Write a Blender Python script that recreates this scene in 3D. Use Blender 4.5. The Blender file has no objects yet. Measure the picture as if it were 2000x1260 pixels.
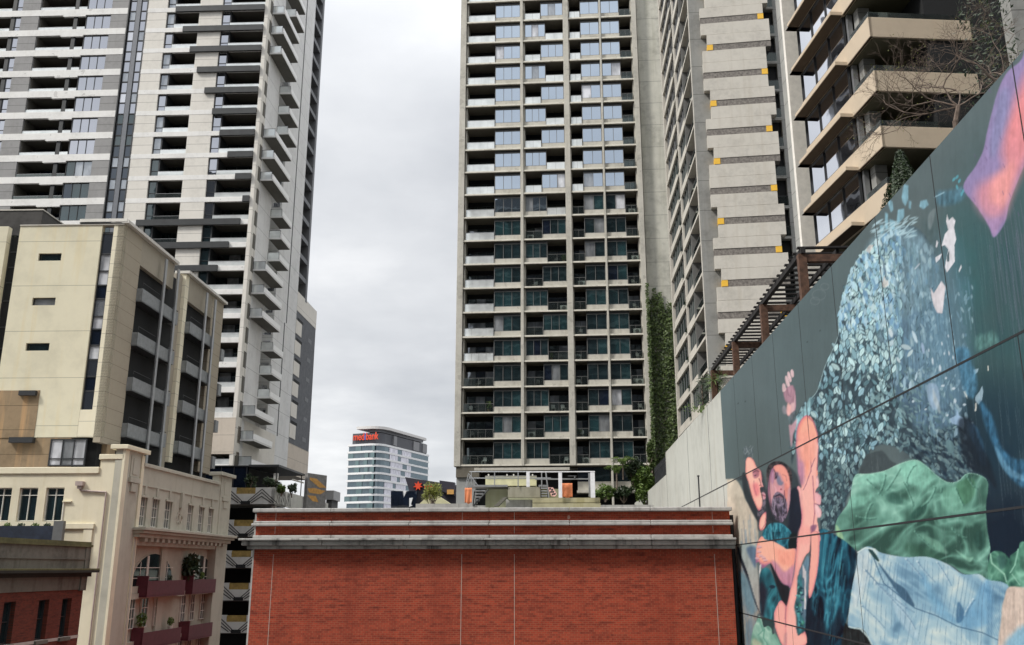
import bpy, math, random
import numpy as np
from mathutils import Vector
random.seed(7)
SC=bpy.context.scene; COL=SC.collection
R=math.radians
# ------------------------------------------------------------------ camera
FPX=1790.0; TH=R(15.0); EYE=24.0          # focal length in pixels of a 2000 px wide frame, tilt, eye height
cd=bpy.data.cameras.new('camera'); cam=bpy.data.objects.new('camera',cd); COL.objects.link(cam)
cd.sensor_width=36; cd.lens=FPX/2000*36; cd.clip_end=3000; cd.clip_start=0.3
cam.location=(0,0,EYE); cam.rotation_euler=(R(90)+TH,0,0); SC.camera=cam
# ------------------------------------------------------------------ world: overcast sky
SUN_AZ=(-0.84,-0.45); SUN_EL=R(48)
w=bpy.data.worlds.new('World'); SC.world=w; w.use_nodes=True
nt=w.node_tree; N=nt.nodes; L=nt.links; N.clear()
out=N.new('ShaderNodeOutputWorld'); bg=N.new('ShaderNodeBackground'); L.new(bg.outputs[0],out.inputs[0])
sky=N.new('ShaderNodeTexSky'); sky.sky_type='NISHITA'; sky.sun_disc=False; sky.sun_elevation=SUN_EL
sky.sun_rotation=math.atan2(SUN_AZ[0],SUN_AZ[1])
tc=N.new('ShaderNodeTexCoord'); sep=N.new('ShaderNodeSeparateXYZ'); L.new(tc.outputs['Generated'],sep.inputs[0])
def wm(op,a,b=None,clamp=False):
    n=N.new('ShaderNodeMath'); n.operation=op; n.use_clamp=clamp
    for i,v in enumerate((a,b)):
        if v is None: continue
        if isinstance(v,(int,float)): n.inputs[i].default_value=v
        else: L.new(v,n.inputs[i])
    return n.outputs[0]
# clouds on a flat ceiling above the city: divide the direction by its height
zz=wm('ADD',wm('MAXIMUM',sep.outputs[2],0.0),0.16)
cx=wm('DIVIDE',sep.outputs[0],zz); cy=wm('DIVIDE',sep.outputs[1],zz)
cb=N.new('ShaderNodeCombineXYZ'); L.new(cx,cb.inputs[0]); L.new(cy,cb.inputs[1])
def wnoise(scale,det,rough,off):
    m=N.new('ShaderNodeMapping'); m.inputs['Location'].default_value=off; L.new(cb.outputs[0],m.inputs[0])
    n=N.new('ShaderNodeTexNoise'); n.inputs['Scale'].default_value=scale; n.inputs['Detail'].default_value=det; n.inputs['Roughness'].default_value=rough
    L.new(m.outputs[0],n.inputs['Vector']); return n.outputs[0]
n1=wnoise(0.75,5,0.50,(3.1,1.7,0)); n2=wnoise(2.6,6,0.55,(0.4,5.2,0))
mixn=wm('ADD',wm('MULTIPLY',n1,0.72),wm('MULTIPLY',n2,0.28))
rp=N.new('ShaderNodeValToRGB'); e=rp.color_ramp.elements
e[0].position=0.36; e[0].color=(0.61,0.63,0.665,1); e[1].position=0.60; e[1].color=(1.02,1.025,1.035,1)
m_=rp.color_ramp.elements.new(0.50); m_.color=(0.80,0.815,0.84,1)
L.new(mixn,rp.inputs[0])
# an overcast sky is brighter towards the zenith
z2_=wm('MULTIPLY',sep.outputs[2],sep.outputs[2]); gain=wm('MULTIPLY',wm('ADD',wm('MULTIPLY',wm('MULTIPLY',z2_,z2_),3.2),1.0),0.71)
vm=N.new('ShaderNodeVectorMath'); vm.operation='SCALE'; L.new(rp.outputs[0],vm.inputs[0]); L.new(gain,vm.inputs['Scale'])
sk=N.new('ShaderNodeVectorMath'); sk.operation='SCALE'; L.new(sky.outputs[0],sk.inputs[0]); sk.inputs['Scale'].default_value=0.09
mx=N.new('ShaderNodeMix'); mx.data_type='RGBA'; mx.inputs['Factor'].default_value=0.93
L.new(sk.outputs[0],mx.inputs[6]); L.new(vm.outputs[0],mx.inputs[7]); L.new(mx.outputs[2],bg.inputs[0]); bg.inputs[1].default_value=1.0
# ------------------------------------------------------------------ sun behind thin cloud
sd=bpy.data.lights.new('sun','SUN'); sd.energy=2.4; sd.angle=R(9); sd.color=(1,0.955,0.89)
so=bpy.data.objects.new('sun',sd); COL.objects.link(so)
sv=Vector((SUN_AZ[0]*math.cos(SUN_EL),SUN_AZ[1]*math.cos(SUN_EL),math.sin(SUN_EL)*0.943)).normalized()
so.rotation_euler=sv.to_track_quat('Z','Y').to_euler(); so.location=(-40,-30,120)
SC.view_settings.view_transform='Standard'; SC.view_settings.look='None'; SC.view_settings.exposure=0.48; SC.view_settings.gamma=1
# ------------------------------------------------------------------ where things stand: a photo point on a vertical plane -> metres
ct,st=math.cos(TH),math.sin(TH)
def ray(px,py):
    a=(px-1000)/FPX; b=(630-py)/FPX
    return (a, ct-b*st, st+b*ct)
def perp(vp): return 1000-(FPX/ct)**2/(vp-1000)
class Face:
    """vertical plane: u metres along it, z height, d metres out of it towards the viewer"""
    def __init__(S,h,Y,vp,off=0.0):
        k=FPX/ct; S.o=np.array([(h-1000)/k*Y,Y]); v=np.array([(vp-1000)/k,1.0]); v/=np.linalg.norm(v); S.d=v
        n=np.array([-v[1],v[0]]); S.n=n if n@(-S.o)>0 else -n
        S.o=S.o+S.n*off
    def at(S,px,py,d=0.0):
        r=ray(px,py); rr=np.array(r[:2]); o=S.o+S.n*d; t=(o@S.n)/(rr@S.n); p=rr*t
        return float((p-S.o)@S.d), r[2]*t+EYE
    def behind(S,u,z,d):
        """where the sight line through the point (u,z) of the plane meets the plane d metres further out"""
        q=S.P(u,z,0); t=((S.o+S.n*d)@S.n)/(np.array(q[:2])@S.n); p=np.array(q[:2])*t
        return float((p-S.o)@S.d), EYE+(z-EYE)*t
    def P(S,u,z,d=0.0):
        q=S.o+S.d*u+S.n*d; return (float(q[0]),float(q[1]),z)
# ------------------------------------------------------------------ mesh helpers
class MB:
    def __init__(S): S.v=[]; S.f=[]
    def quad(S,*p):
        i=len(S.v); S.v+=list(p); S.f.append(tuple(range(i,i+len(p)))); return S
    def hexa(S,a,b):               # two quads of four points, joined
        i=len(S.v); S.v+=list(a)+list(b)
        S.f+=[(i,i+3,i+2,i+1),(i+4,i+5,i+6,i+7)]+[(i+k,i+(k+1)%4,i+4+(k+1)%4,i+4+k) for k in range(4)]; return S
    def box(S,F,u0,u1,z0,z1,d0,d1):
        return S.hexa([F.P(u0,z0,d0),F.P(u1,z0,d0),F.P(u1,z1,d0),F.P(u0,z1,d0)],[F.P(u0,z0,d1),F.P(u1,z0,d1),F.P(u1,z1,d1),F.P(u0,z1,d1)])
    def wbox(S,x0,x1,y0,y1,z0,z1):
        return S.hexa([(x0,y0,z0),(x1,y0,z0),(x1,y1,z0),(x0,y1,z0)],[(x0,y0,z1),(x1,y0,z1),(x1,y1,z1),(x0,y1,z1)])
    def prism(S,F,pts,d0,d1):      # polygon in (u,z) given a thickness
        i=len(S.v); n=len(pts)
        S.v+=[F.P(u,z,d0) for u,z in pts]+[F.P(u,z,d1) for u,z in pts]
        S.f+=[tuple(range(i,i+n)),tuple(range(i+2*n-1,i+n-1,-1))]+[(i+k,i+(k+1)%n,i+n+(k+1)%n,i+n+k) for k in range(n)]; return S
    def slab(S,pts,z0,z1):         # polygon in (x,y)
        i=len(S.v); n=len(pts)
        S.v+=[(x,y,z0) for x,y in pts]+[(x,y,z1) for x,y in pts]
        S.f+=[tuple(range(i,i+n)),tuple(range(i+2*n-1,i+n-1,-1))]+[(i+k,i+(k+1)%n,i+n+(k+1)%n,i+n+k) for k in range(n)]; return S
    def bar(S,a,b,r0,r1=None,n=6):
        r1=r0 if r1 is None else r1
        a=Vector(a); b=Vector(b); ax=(b-a); 
        if ax.length<1e-6: return S
        ax.normalize(); t=ax.orthogonal().normalized(); s=ax.cross(t); i=len(S.v)
        for c,r in ((a,r0),(b,r1)):
            for k in range(n):
                q=c+(t*math.cos(2*math.pi*k/n)+s*math.sin(2*math.pi*k/n))*r; S.v.append(tuple(q))
        S.f+=[(i+k,i+(k+1)%n,i+n+(k+1)%n,i+n+k) for k in range(n)]+[tuple(range(i+n-1,i-1,-1)),tuple(range(i+n,i+2*n))]; return S
    def tube(S,pts,r,n=6):
        for p,q in zip(pts,pts[1:]): S.bar(p,q,r,r,n)
        return S
    def leaf(S,p,size,nrm=None):
        v1=Vector([random.gauss(0,1) for _ in range(3)]).normalized()
        if nrm is not None: v1=(v1-nrm*(v1.dot(nrm)*0.6)).normalized()
        v2=v1.orthogonal().normalized()
        if nrm is not None:
            v2=nrm.cross(v1).normalized()
        v2=(v2+Vector([random.gauss(0,.35) for _ in range(3)])).normalized()
        p=Vector(p); a=v1*size; b=v2*size*0.42
        S.quad(tuple(p-a),tuple(p-b*1),tuple(p+a),tuple(p+b)); return S
    def build(S,name,mat,parent=None,smooth=False,bevel=0,fix=True):
        me=bpy.data.meshes.new(name); lo=parent_loc(parent)
        me.from_pydata([(x-lo[0],y-lo[1],z-lo[2]) for x,y,z in S.v],[],S.f); me.materials.append(mat)
        if fix:
            import bmesh
            bm=bmesh.new(); bm.from_mesh(me); bmesh.ops.recalc_face_normals(bm,faces=bm.faces); bm.to_mesh(me); bm.free()
        if smooth: me.polygons.foreach_set('use_smooth',[True]*len(me.polygons))
        o=bpy.data.objects.new(name,me); COL.objects.link(o)
        if parent: o.parent=parent
        if bevel:
            b=o.modifiers.new('bevel','BEVEL'); b.width=bevel; b.segments=2; b.limit_method='ANGLE'
        return o
def parent_loc(p):
    l=[0,0,0]
    while p is not None:
        l=[l[i]+p.location[i] for i in range(3)]; p=p.parent
    return l
def tag(o,label=None,cat=None,group=None,kind=None):
    if label: o['label']=label
    if cat: o['category']=cat
    if group: o['group']=group
    if kind: o['kind']=kind
    return o
def thing(name,loc,label,cat,group=None):
    o=bpy.data.objects.new(name,None); COL.objects.link(o); o.location=loc; o.empty_display_size=0.5
    return tag(o,label,cat,group)
def children(o): return [c for c in o.children]
def copy_tree(o,parent=None):
    kids=list(o.children); c=o.copy(); COL.objects.link(c)
    if parent is not None: c.parent=parent
    for k in kids: copy_tree(k,c)
    return c
def Bx(T,name,F,u0,u1,z0,z1,d0,d1,mat,parent=None,bevel=0):
    return MB().box(F,u0,u1,z0,z1,d0,d1).build(name,mat,parent or T,bevel=bevel)
# ------------------------------------------------------------------ materials
MAT={}
class NT:
    def __init__(S,name):
        S.m=bpy.data.materials.new(name); S.m.use_nodes=True; S.t=S.m.node_tree; S.N=S.t.nodes; S.L=S.t.links
        S.b=S.N['Principled BSDF']; S.out=S.N['Material Output']; MAT[name]=S.m
    def n(S,t): return S.N.new(t)
    def link(S,a,b): S.L.new(a,b)
    def math(S,op,a,b=None,c=None,clamp=False):
        n=S.n('ShaderNodeMath'); n.operation=op; n.use_clamp=clamp
        for i,v in enumerate((a,b,c)):
            if v is None: continue
            if isinstance(v,(int,float)): n.inputs[i].default_value=v
            else: S.link(v,n.inputs[i])
        return n.outputs[0]
    def pos(S):
        g=S.n('ShaderNodeNewGeometry'); return g.outputs['Position']
    def mapped(S,vec,scale):
        m=S.n('ShaderNodeMapping'); m.inputs['Scale'].default_value=scale; S.link(vec,m.inputs[0]); return m.outputs[0]
    def noise(S,vec,scale,det=4,rough=.55):
        n=S.n('ShaderNodeTexNoise'); n.inputs['Scale'].default_value=scale; n.inputs['Detail'].default_value=det; n.inputs['Roughness'].default_value=rough
        S.link(vec,n.inputs['Vector']); return n.outputs[0]
    def ramp(S,fac,stops):
        r=S.n('ShaderNodeValToRGB'); el=r.color_ramp.elements
        el[0].position,el[0].color=stops[0][0],(*stops[0][1],1); el[1].position,el[1].color=stops[-1][0],(*stops[-1][1],1)
        for p,c in stops[1:-1]:
            x=el.new(p); x.color=(*c,1)
        S.link(fac,r.inputs[0]); return r.outputs[0]
    def mix(S,f,a,b,typ='MIX'):
        m=S.n('ShaderNodeMix'); m.data_type='RGBA'; m.blend_type=typ
        if isinstance(f,(int,float)): m.inputs[0].default_value=f
        else: S.link(f,m.inputs[0])
        for i,v in ((6,a),(7,b)):
            if isinstance(v,tuple): m.inputs[i].default_value=(*v,1)
            else: S.link(v,m.inputs[i])
        return m.outputs[2]
    def bump(S,h,strength=.3,dist=.02):
        b=S.n('ShaderNodeBump'); b.inputs['Strength'].default_value=strength; b.inputs['Distance'].default_value=dist
        S.link(h,b.inputs['Height']); S.link(b.outputs[0],S.b.inputs['Normal'])
def concrete(name,col,var=.12,rough=.85,streak=.25,joint=None,spots=0.0,stain=(.35,.33,.29),fine=2.2,vjoint=None):
    """cast or rendered wall: cloudy tone, vertical run-off streaks, optional panel joints (z0, period, width)"""
    t=NT(name); p=t.pos(); c=tuple(col)
    cl=t.noise(p,.35,5,.6); f=t.noise(p,fine,5,.65); s=t.noise(t.mapped(p,(1.6,1.6,.10)),1.0,5,.6)
    d=tuple(x*(1-var*2.2) for x in c); l=tuple(min(1,x*(1+var*.9)) for x in c)
    base=t.ramp(t.math('ADD',t.math('MULTIPLY',cl,.6),t.math('MULTIPLY',f,.4)),[(.30,d),(.5,c),(.72,l)])
    sm=t.math('MULTIPLY',t.math('SUBTRACT',s,.53,clamp=True),4.5*streak,clamp=True)
    k=t.mix(sm,base,tuple(c[i]*stain[i]*1.6 for i in range(3)))
    if spots:
        sp=t.math('GREATER_THAN',t.noise(p,1.1,2,.4),.72-spots*.1); k=t.mix(t.math('MULTIPLY',sp,.25),k,(.1,.09,.08))
    sep=t.n('ShaderNodeSeparateXYZ'); t.link(p,sep.inputs[0])
    hb=f
    if joint:
        z0,per,wd=joint
        fr=t.math('FRACT',t.math('DIVIDE',t.math('SUBTRACT',sep.outputs[2],z0-100*per),per)); j=t.math('LESS_THAN',fr,wd/per)
        k=t.mix(t.math('MULTIPLY',j,.72),k,tuple(x*.25 for x in c))
    if vjoint:
        (dx,dy,o0,per,wd)=vjoint
        u=t.math('ADD',t.math('MULTIPLY',sep.outputs[0],dx),t.math('MULTIPLY',sep.outputs[1],dy))
        fr=t.math('FRACT',t.math('DIVIDE',t.math('SUBTRACT',u,o0-500*per),per)); j=t.math('LESS_THAN',fr,wd/per)
        k=t.mix(t.math('MULTIPLY',j,.7),k,tuple(x*.25 for x in c))
    t.link(k,t.b.inputs['Base Color']); t.b.inputs['Roughness'].default_value=rough; t.b.inputs['Specular IOR Level'].default_value=.3
    t.bump(hb,.25,.03); return t.m
def plain(name,col,rough=.6,metal=0,var=.08,scale=3.0,spec=.4):
    t=NT(name); p=t.pos(); f=t.noise(p,scale,4,.6)
    k=t.ramp(f,[(.3,tuple(x*(1-var*1.5) for x in col)),(.7,tuple(min(1,x*(1+var)) for x in col))])
    t.link(k,t.b.inputs['Base Color']); t.b.inputs['Roughness'].default_value=rough; t.b.inputs['Metallic'].default_value=metal
    t.b.inputs['Specular IOR Level'].default_value=spec; return t.m
def glass(name,refl,tint,dark,rough=.02,wave=.010,wscale=.45):
    """coated window glass: mirror layer over a dark room or a drawn blind"""
    t=NT(name); p=t.pos()
    fr=t.n('ShaderNodeFresnel'); fr.inputs[0].default_value=1.5
    fac=t.math('ADD',t.math('MULTIPLY',fr.outputs[0],1-refl),refl,clamp=True)
    g=t.n('ShaderNodeBsdfGlossy'); g.inputs['Color'].default_value=(*tint,1); g.inputs['Roughness'].default_value=rough
    d=t.n('ShaderNodeBsdfDiffuse'); nz=t.noise(t.mapped(p,(1.2,1.2,.5)),.9,3,.5)
    t.link(t.ramp(nz,[(.35,tuple(x*.6 for x in dark)),(.68,tuple(min(1,x*1.35) for x in dark))]),d.inputs[0])
    bp=t.n('ShaderNodeBump'); bp.inputs['Strength'].default_value=1; bp.inputs['Distance'].default_value=wave
    t.link(t.noise(p,wscale,2,.4),bp.inputs['Height']); t.link(bp.outputs[0],g.inputs['Normal'])
    m=t.n('ShaderNodeMixShader'); t.link(fac,m.inputs[0]); t.link(d.outputs[0],m.inputs[1]); t.link(g.outputs[0],m.inputs[2]); t.link(m.outputs[0],t.out.inputs[0])
    return t.m
def railglass(name,col,opac,refl=.12):
    t=NT(name); tr=t.n('ShaderNodeBsdfTransparent'); tr.inputs[0].default_value=(.86,.93,.9,1)
    d=t.n('ShaderNodeBsdfDiffuse'); p=t.pos(); nz=t.noise(p,.8,3,.5)
    t.link(t.ramp(nz,[(.3,tuple(x*.8 for x in col)),(.7,tuple(min(1,x*1.15) for x in col))]),d.inputs[0])
    g=t.n('ShaderNodeBsdfGlossy'); g.inputs['Roughness'].default_value=.03; g.inputs[0].default_value=(.9,.96,.95,1)
    m1=t.n('ShaderNodeMixShader'); m1.inputs[0].default_value=opac; t.link(tr.outputs[0],m1.inputs[1]); t.link(d.outputs[0],m1.inputs[2])
    fr=t.n('ShaderNodeFresnel'); fr.inputs[0].default_value=1.5
    m2=t.n('ShaderNodeMixShader'); t.link(t.math('ADD',t.math('MULTIPLY',fr.outputs[0],1-refl),refl,clamp=True),m2.inputs[0]); t.link(m1.outputs[0],m2.inputs[1]); t.link(g.outputs[0],m2.inputs[2])
    t.link(m2.outputs[0],t.out.inputs[0]); return t.m
def bricks(name,dx,dy,c1,c2,mortar,sc=1.0,dirt=.3):
    t=NT(name); p=t.pos(); sep=t.n('ShaderNodeSeparateXYZ'); t.link(p,sep.inputs[0])
    u=t.math('ADD',t.math('MULTIPLY',sep.outputs[0],dx),t.math('MULTIPLY',sep.outputs[1],dy))
    cb=t.n('ShaderNodeCombineXYZ'); t.link(u,cb.inputs[0]); t.link(sep.outputs[2],cb.inputs[1])
    b=t.n('ShaderNodeTexBrick'); b.inputs['Scale'].default_value=1.0; b.inputs['Brick Width'].default_value=.24*sc; b.inputs['Row Height'].default_value=.086*sc
    b.inputs['Mortar Size'].default_value=.011*sc; b.inputs['Mortar Smooth'].default_value=.2; b.inputs['Bias'].default_value=-.1
    b.inputs['Color1'].default_value=(*c1,1); b.inputs['Color2'].default_value=(*c2,1); b.inputs['Mortar'].default_value=(*mortar,1)
    t.link(cb.outputs[0],b.inputs['Vector'])
    ri=t.math('FLOOR',t.math('DIVIDE',sep.outputs[2],.086*sc)); cr_=t.n('ShaderNodeCombineXYZ'); t.link(t.math('MULTIPLY',u,.9),cr_.inputs[0]); t.link(t.math('MULTIPLY',ri,7.31),cr_.inputs[1])
    row=t.noise(cr_.outputs[0],1.0,5,.8)           # each course has its own run of darker bricks
    k=t.mix(t.math('MULTIPLY',t.math('SUBTRACT',row,.47,clamp=True),4.2,clamp=True),b.outputs[0],tuple(x*.42 for x in c2))
    cl=t.noise(p,.22,4,.6)
    k=t.mix(t.math('MULTIPLY',t.math('SUBTRACT',cl,.5,clamp=True),2.2*dirt,clamp=True),k,tuple(x*.5 for x in c1))
    st_=t.noise(t.mapped(p,(.9,.9,.07)),1.0,4,.6)                        # faint water runs
    k=t.mix(t.math('MULTIPLY',t.math('SUBTRACT',st_,.52,clamp=True),2.4,clamp=True),k,tuple(x*.45 for x in c1))
    # the odd pale salt spot
    sp=t.math('GREATER_THAN',t.noise(t.mapped(cb.outputs[0],(2.2,1.2,1)),1.0,1,.3),.80)
    k=t.mix(t.math('MULTIPLY',sp,.55),k,(.62,.5,.42))
    t.link(k,t.b.inputs['Base Color']); t.b.inputs['Roughness'].default_value=.85
    t.bump(b.outputs['Fac'],-.35,.012); return t.m
def leafmat(name,a,b,rough=.55):
    t=NT(name); oi=t.n('ShaderNodeNewGeometry'); p=oi.outputs['Position']
    nz=t.noise(p,1.7,4,.7); rnd=oi.outputs['Random Per Island']
    k=t.ramp(t.math('ADD',t.math('MULTIPLY',nz,.5),t.math('MULTIPLY',rnd,.5)),[(.2,a),(.75,b)])
    t.link(k,t.b.inputs['Base Color']); t.b.inputs['Roughness'].default_value=rough
    tr=t.n('ShaderNodeBsdfTranslucent'); t.link(k,tr.inputs[0]); m=t.n('ShaderNodeMixShader'); m.inputs[0].default_value=.25
    t.link(t.b.outputs[0],m.inputs[1]); t.link(tr.outputs[0],m.inputs[2]); t.link(m.outputs[0],t.out.inputs[0]); return t.m
G_SKY=glass('tinted_glass',.66,(.76,.87,1.0),(.012,.022,.026))
G_SKY2=glass('grey_glass',.55,(.84,.87,.95),(.014,.016,.02))
G_DARK=glass('dark_glass',.10,(.8,.9,.92),(.010,.022,.026))
G_BLIND=glass('glass_with_blind',.24,(.8,.87,.95),(.26,.27,.28))
G_TEAL=glass('green_glass',.22,(.72,.9,.92),(.012,.040,.045))
G_NAVY=glass('navy_glass',.07,(.8,.9,1),(.006,.010,.022))
G_WHITE=glass('pale_glass',.62,(.95,.96,1.0),(.4,.42,.45))
G_MIR=glass('mirror_glass',.80,(.93,.95,1.0),(.05,.05,.06),wave=.02,wscale=.3)
G_CURT=glass('curtained_glass',.12,(.9,.93,1),(.62,.63,.66))
RG=railglass('rail_glass',(.84,.87,.87),.85,.28)
RG3=railglass('dark_rail_glass',(.03,.035,.035),.3,.0)
LOUV=plain('brown_louvre',(.028,.026,.024),.7)
RG2=railglass('clear_rail_glass',(.06,.07,.07),.35,.04)
FRAME=plain('dark_frame',(.035,.037,.04),.45)
FRAME2=plain('grey_frame',(.17,.17,.165),.5)
WHITEF=plain('white_frame',(.68,.66,.60),.5)
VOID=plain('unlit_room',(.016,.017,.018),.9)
METAL=plain('galvanised_steel',(.42,.43,.44),.42,.75)
# ================================================================== THE GROUND
gm=concrete('street_asphalt',(.055,.055,.057),.1,.9,.1)
g=MB().quad((-1500,-600,0),(1500,-600,0),(1500,2600,0),(-1500,2600,0)).build('ground',gm,fix=False); tag(g,kind='structure')
def shell(T,name,F,S2,z0,z1,mat,uF,uS,fd=0,sd=0):
    """solid body behind a front face F and a side face S2 that share their corner"""
    a=F.o+F.d*0-F.n*fd-S2.n*sd
    pts=[a, a+F.d*uF, a+F.d*uF+S2.d*uS, a+S2.d*uS]
    return MB().slab([(p[0],p[1]) for p in pts],z0,z1).build(name,mat,T)
def window(T,F,u0,u1,z0,z1,d,panes,fm,gmats,name='window',fw=.06,horiz=None,label=None,dep=.10):
    """frame with mullions (one mesh) and its glass (one mesh, panes may differ -> blind part)"""
    f=MB(); lo,hi=min(u0,u1),max(u0,u1)
    f.box(F,lo,hi,z0,z0+fw,d-dep,d+.03); f.box(F,lo,hi,z1-fw,z1,d-dep,d+.03)
    f.box(F,lo,lo+fw,z0+fw,z1-fw,d-dep,d+.03); f.box(F,hi-fw,hi,z0+fw,z1-fw,d-dep,d+.03)
    w=(hi-lo-2*fw)/panes
    for i in range(1,panes): f.box(F,lo+fw+w*i-fw*.4,lo+fw+w*i+fw*.4,z0+fw,z1-fw,d-dep,d+.02)
    if horiz is not None: 
        for hz in (horiz if isinstance(horiz,(list,tuple)) else [horiz]): f.box(F,lo+fw,hi-fw,z0+(z1-z0)*hz-fw*.4,z0+(z1-z0)*hz+fw*.4,d-dep,d+.015)
    fo=f.build(name,fm,T)
    if label: fo['label']=label
    runs=[]
    for i in range(panes):
        m_=gmats[i%len(gmats)]
        if runs and runs[-1][0] is m_: runs[-1][1].append(i)
        else: runs.append((m_,[i]))
    for gi,(m,idx) in enumerate(runs):
        p=MB()
        for i in idx: p.box(F,lo+fw+w*i,lo+fw+w*(i+1),z0+fw*.5,z1-fw*.5,d-dep*.8,d-dep*.5)
        p.build('pane',m,fo)
    return fo
# ================================================================== MIDDLE TOWER (raw concrete grid)
C2=concrete('raw_concrete',(.53,.51,.45),.14,.88,.45,spots=.3)
C2L=concrete('lit_slab_nosing',(.72,.69,.60),.10,.85,.4,spots=.6)  # slab edges: light from above put into a paler concrete
C2S=concrete('raw_concrete_shaded',(.17,.155,.125),.12,.9,.2)  # darker copy of the concrete, shade under the slabs put into its colour
C2W=concrete('board_marked_core',(.58,.57,.50),.20,.9,.55,joint=(35.5,3.065,.05),stain=(.42,.42,.38),fine=1.3)
f2=Face(890,107,-23000); H2=3.065; Z2=35.5
T2=thing('concrete_tower',(f2.P(-11,0)),'tall raw concrete apartment tower with deep balconies, in the middle behind the red brick building','building')
TOP=22
def w2(a): return -a
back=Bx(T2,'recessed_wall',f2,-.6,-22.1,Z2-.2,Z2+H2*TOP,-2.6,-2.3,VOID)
core=MB(); core.box(f2,-.4,-22.3,0,30.5,-20,-1.5); core.box(f2,.35,-22.3,Z2,Z2+H2*TOP,-20,-2.65); core.build('core',C2,T2)
Bx(T2,'side_wall',f2,.35,-.02,Z2-.1,Z2+H2*TOP,-20,-.02,C2)
Bx(T2,'end_core_wall',f2,-22.75,-31,0,Z2+H2*TOP,-12,-.9,C2W)
for a,b,nm in ((-.4,.35,0),(7.45,7.8,0),(13.05,13.75,0),(17.76,18.0,0),(21.98,22.62,0)):
    Bx(T2,'column',f2,-a,-b,Z2-(.12 if a<17 else 6),Z2+H2*TOP,-.9,.12,C2,bevel=.03)
for a,b in ((.42,.58),(7.8,8.02),(13.76,13.88),(21.85,21.97)): Bx(T2,'party_wall',f2,-a,-b,Z2,Z2+H2*TOP,-2.3,-.35,C2)
for k in range(-1,TOP):
    z=Z2+H2*k
    if k==-1: MB().box(f2,-13.8,-22.0,z-.13,z+.12,-2.3,.02).build('floor_slab',C2,T2)
    elif k>=0:
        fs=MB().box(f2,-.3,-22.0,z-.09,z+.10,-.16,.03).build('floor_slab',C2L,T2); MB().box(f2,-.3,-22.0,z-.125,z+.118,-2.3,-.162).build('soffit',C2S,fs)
def pick(k,upper):
    r=random.random()
    if upper: return G_SKY if r<.80 else (G_BLIND if r<.92 else G_CURT)
    return G_TEAL if r<.36 else (G_DARK if r<.80 else (G_BLIND if r<.87 else (G_NAVY if r<.98 else G_CURT)))
for k in range(0,TOP-1):
    z=Z2+H2*k+.12; zt=Z2+H2*(k+1)-.13
    wins=[(4.15,7.44,3,True),((8.03,10.7,3,True) if k%2==0 else (10.1,13.04,3,True)),(15.3,17.75,2,False),(18.01,20.4,2,False)]
    for i,(a,b,n,wide) in enumerate(wins):
        up= k>=10 if wide else k>=11
        sp=.60
        Bx(T2,'spandrel',f2,-a,-b,z,z+sp,-.42,-.27,C2)
        ms=[pick(k,up) for _ in range(n)]
        if up and random.random()<.70: ms=[G_SKY]*n
        window(T2,f2,-a,-b,z+sp,zt-.26,-.34,n,FRAME2,ms,fw=.07); Bx(T2,'window_head_shade',f2,-a,-b,zt-.255,zt,-.46,-.33,FRAME)  # dark strip above each window paints the shade under the slab
        Bx(T2,'bay_side',f2,-(a if i in(0,2) or (i==1 and k%2==1) else b)-.0,-(a+.10 if i in(0,2) or (i==1 and k%2==1) else b-.10),z,zt,-2.28,-.45,FRAME2)
    bals=[(.60,4.13),((10.72,13.04) if k%2==0 else (8.03,10.08)),(13.9,15.28),(20.44,21.84)]
    for i,(a,b) in enumerate(bals):
        f=MB(); f.box(f2,-a,-b,z+.98,z+1.02,-.20,-.15)
        nb=max(2,round((b-a)/.95))
        for j in range(nb+1):
            x=a+(b-a)*j/nb; x=min(max(x,a+.02),b-.02); f.box(f2,-x+.012,-x-.012,z,z+.98,-.19,-.16)
        ro=f.build('balcony_rail',FRAME2 if (k<5 or i>=1) else METAL,T2)
        gmat=RG if (i==0 and k>3) or (k>=11 and i<3) or (k>=10 and i==1) else RG3
        g_=MB().box(f2,-a-.02,-b+.02,z+.04,z+.97,-.183,-.171).build('rail_glass',gmat,ro)
        # glazed doors at the back of each balcony
        n=max(1,round((b-a)/1.1)); d=MB()
        fo=window(T2,f2,-a,-b,z,z+2.25,-2.22,max(2,n),FRAME,[random.choice([G_DARK,G_DARK,G_NAVY,G_BLIND]) if k<10 else G_DARK for _ in range(n+1)],name='balcony_door',fw=.05)
# the lowest band and hall under the tower
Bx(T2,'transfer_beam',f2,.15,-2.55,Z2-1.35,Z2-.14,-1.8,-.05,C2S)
Bx(T2,'gutter_beam',f2,-2.0,-13.0,Z2-.62,Z2-.30,-1.3,.05,C2)
Bx(T2,'stair_wall',f2,.12,-2.1,20,Z2-1.36,-1.6,-.3,concrete('grey_render',(.36,.37,.36),.1,.9,.3))
Bx(T2,'lobby_void',f2,-2.0,-13.1,24,Z2-.7,-1.45,-1.35,VOID)
window(T2,f2,-13.9,-17.7,Z2-H2+.9,Z2-.2,-1.2,2,FRAME,[G_DARK,G_NAVY]); window(T2,f2,-18.1,-21.8,Z2-H2+.9,Z2-.2,-1.2,2,FRAME,[G_NAVY,G_DARK])
Bx(T2,'undercroft',f2,-13.1,-34,0,Z2-H2-.14,-3,-2.0,VOID); Bx(T2,'undercroft',f2,-12.9,-22.7,24,Z2-.3,-4.5,-2.9,VOID)
Bx(T2,'low_wall',f2,-13.9,-21.9,Z2-H2+.12,Z2-H2+1.2,-1.2,-1.0,C2)
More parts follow.
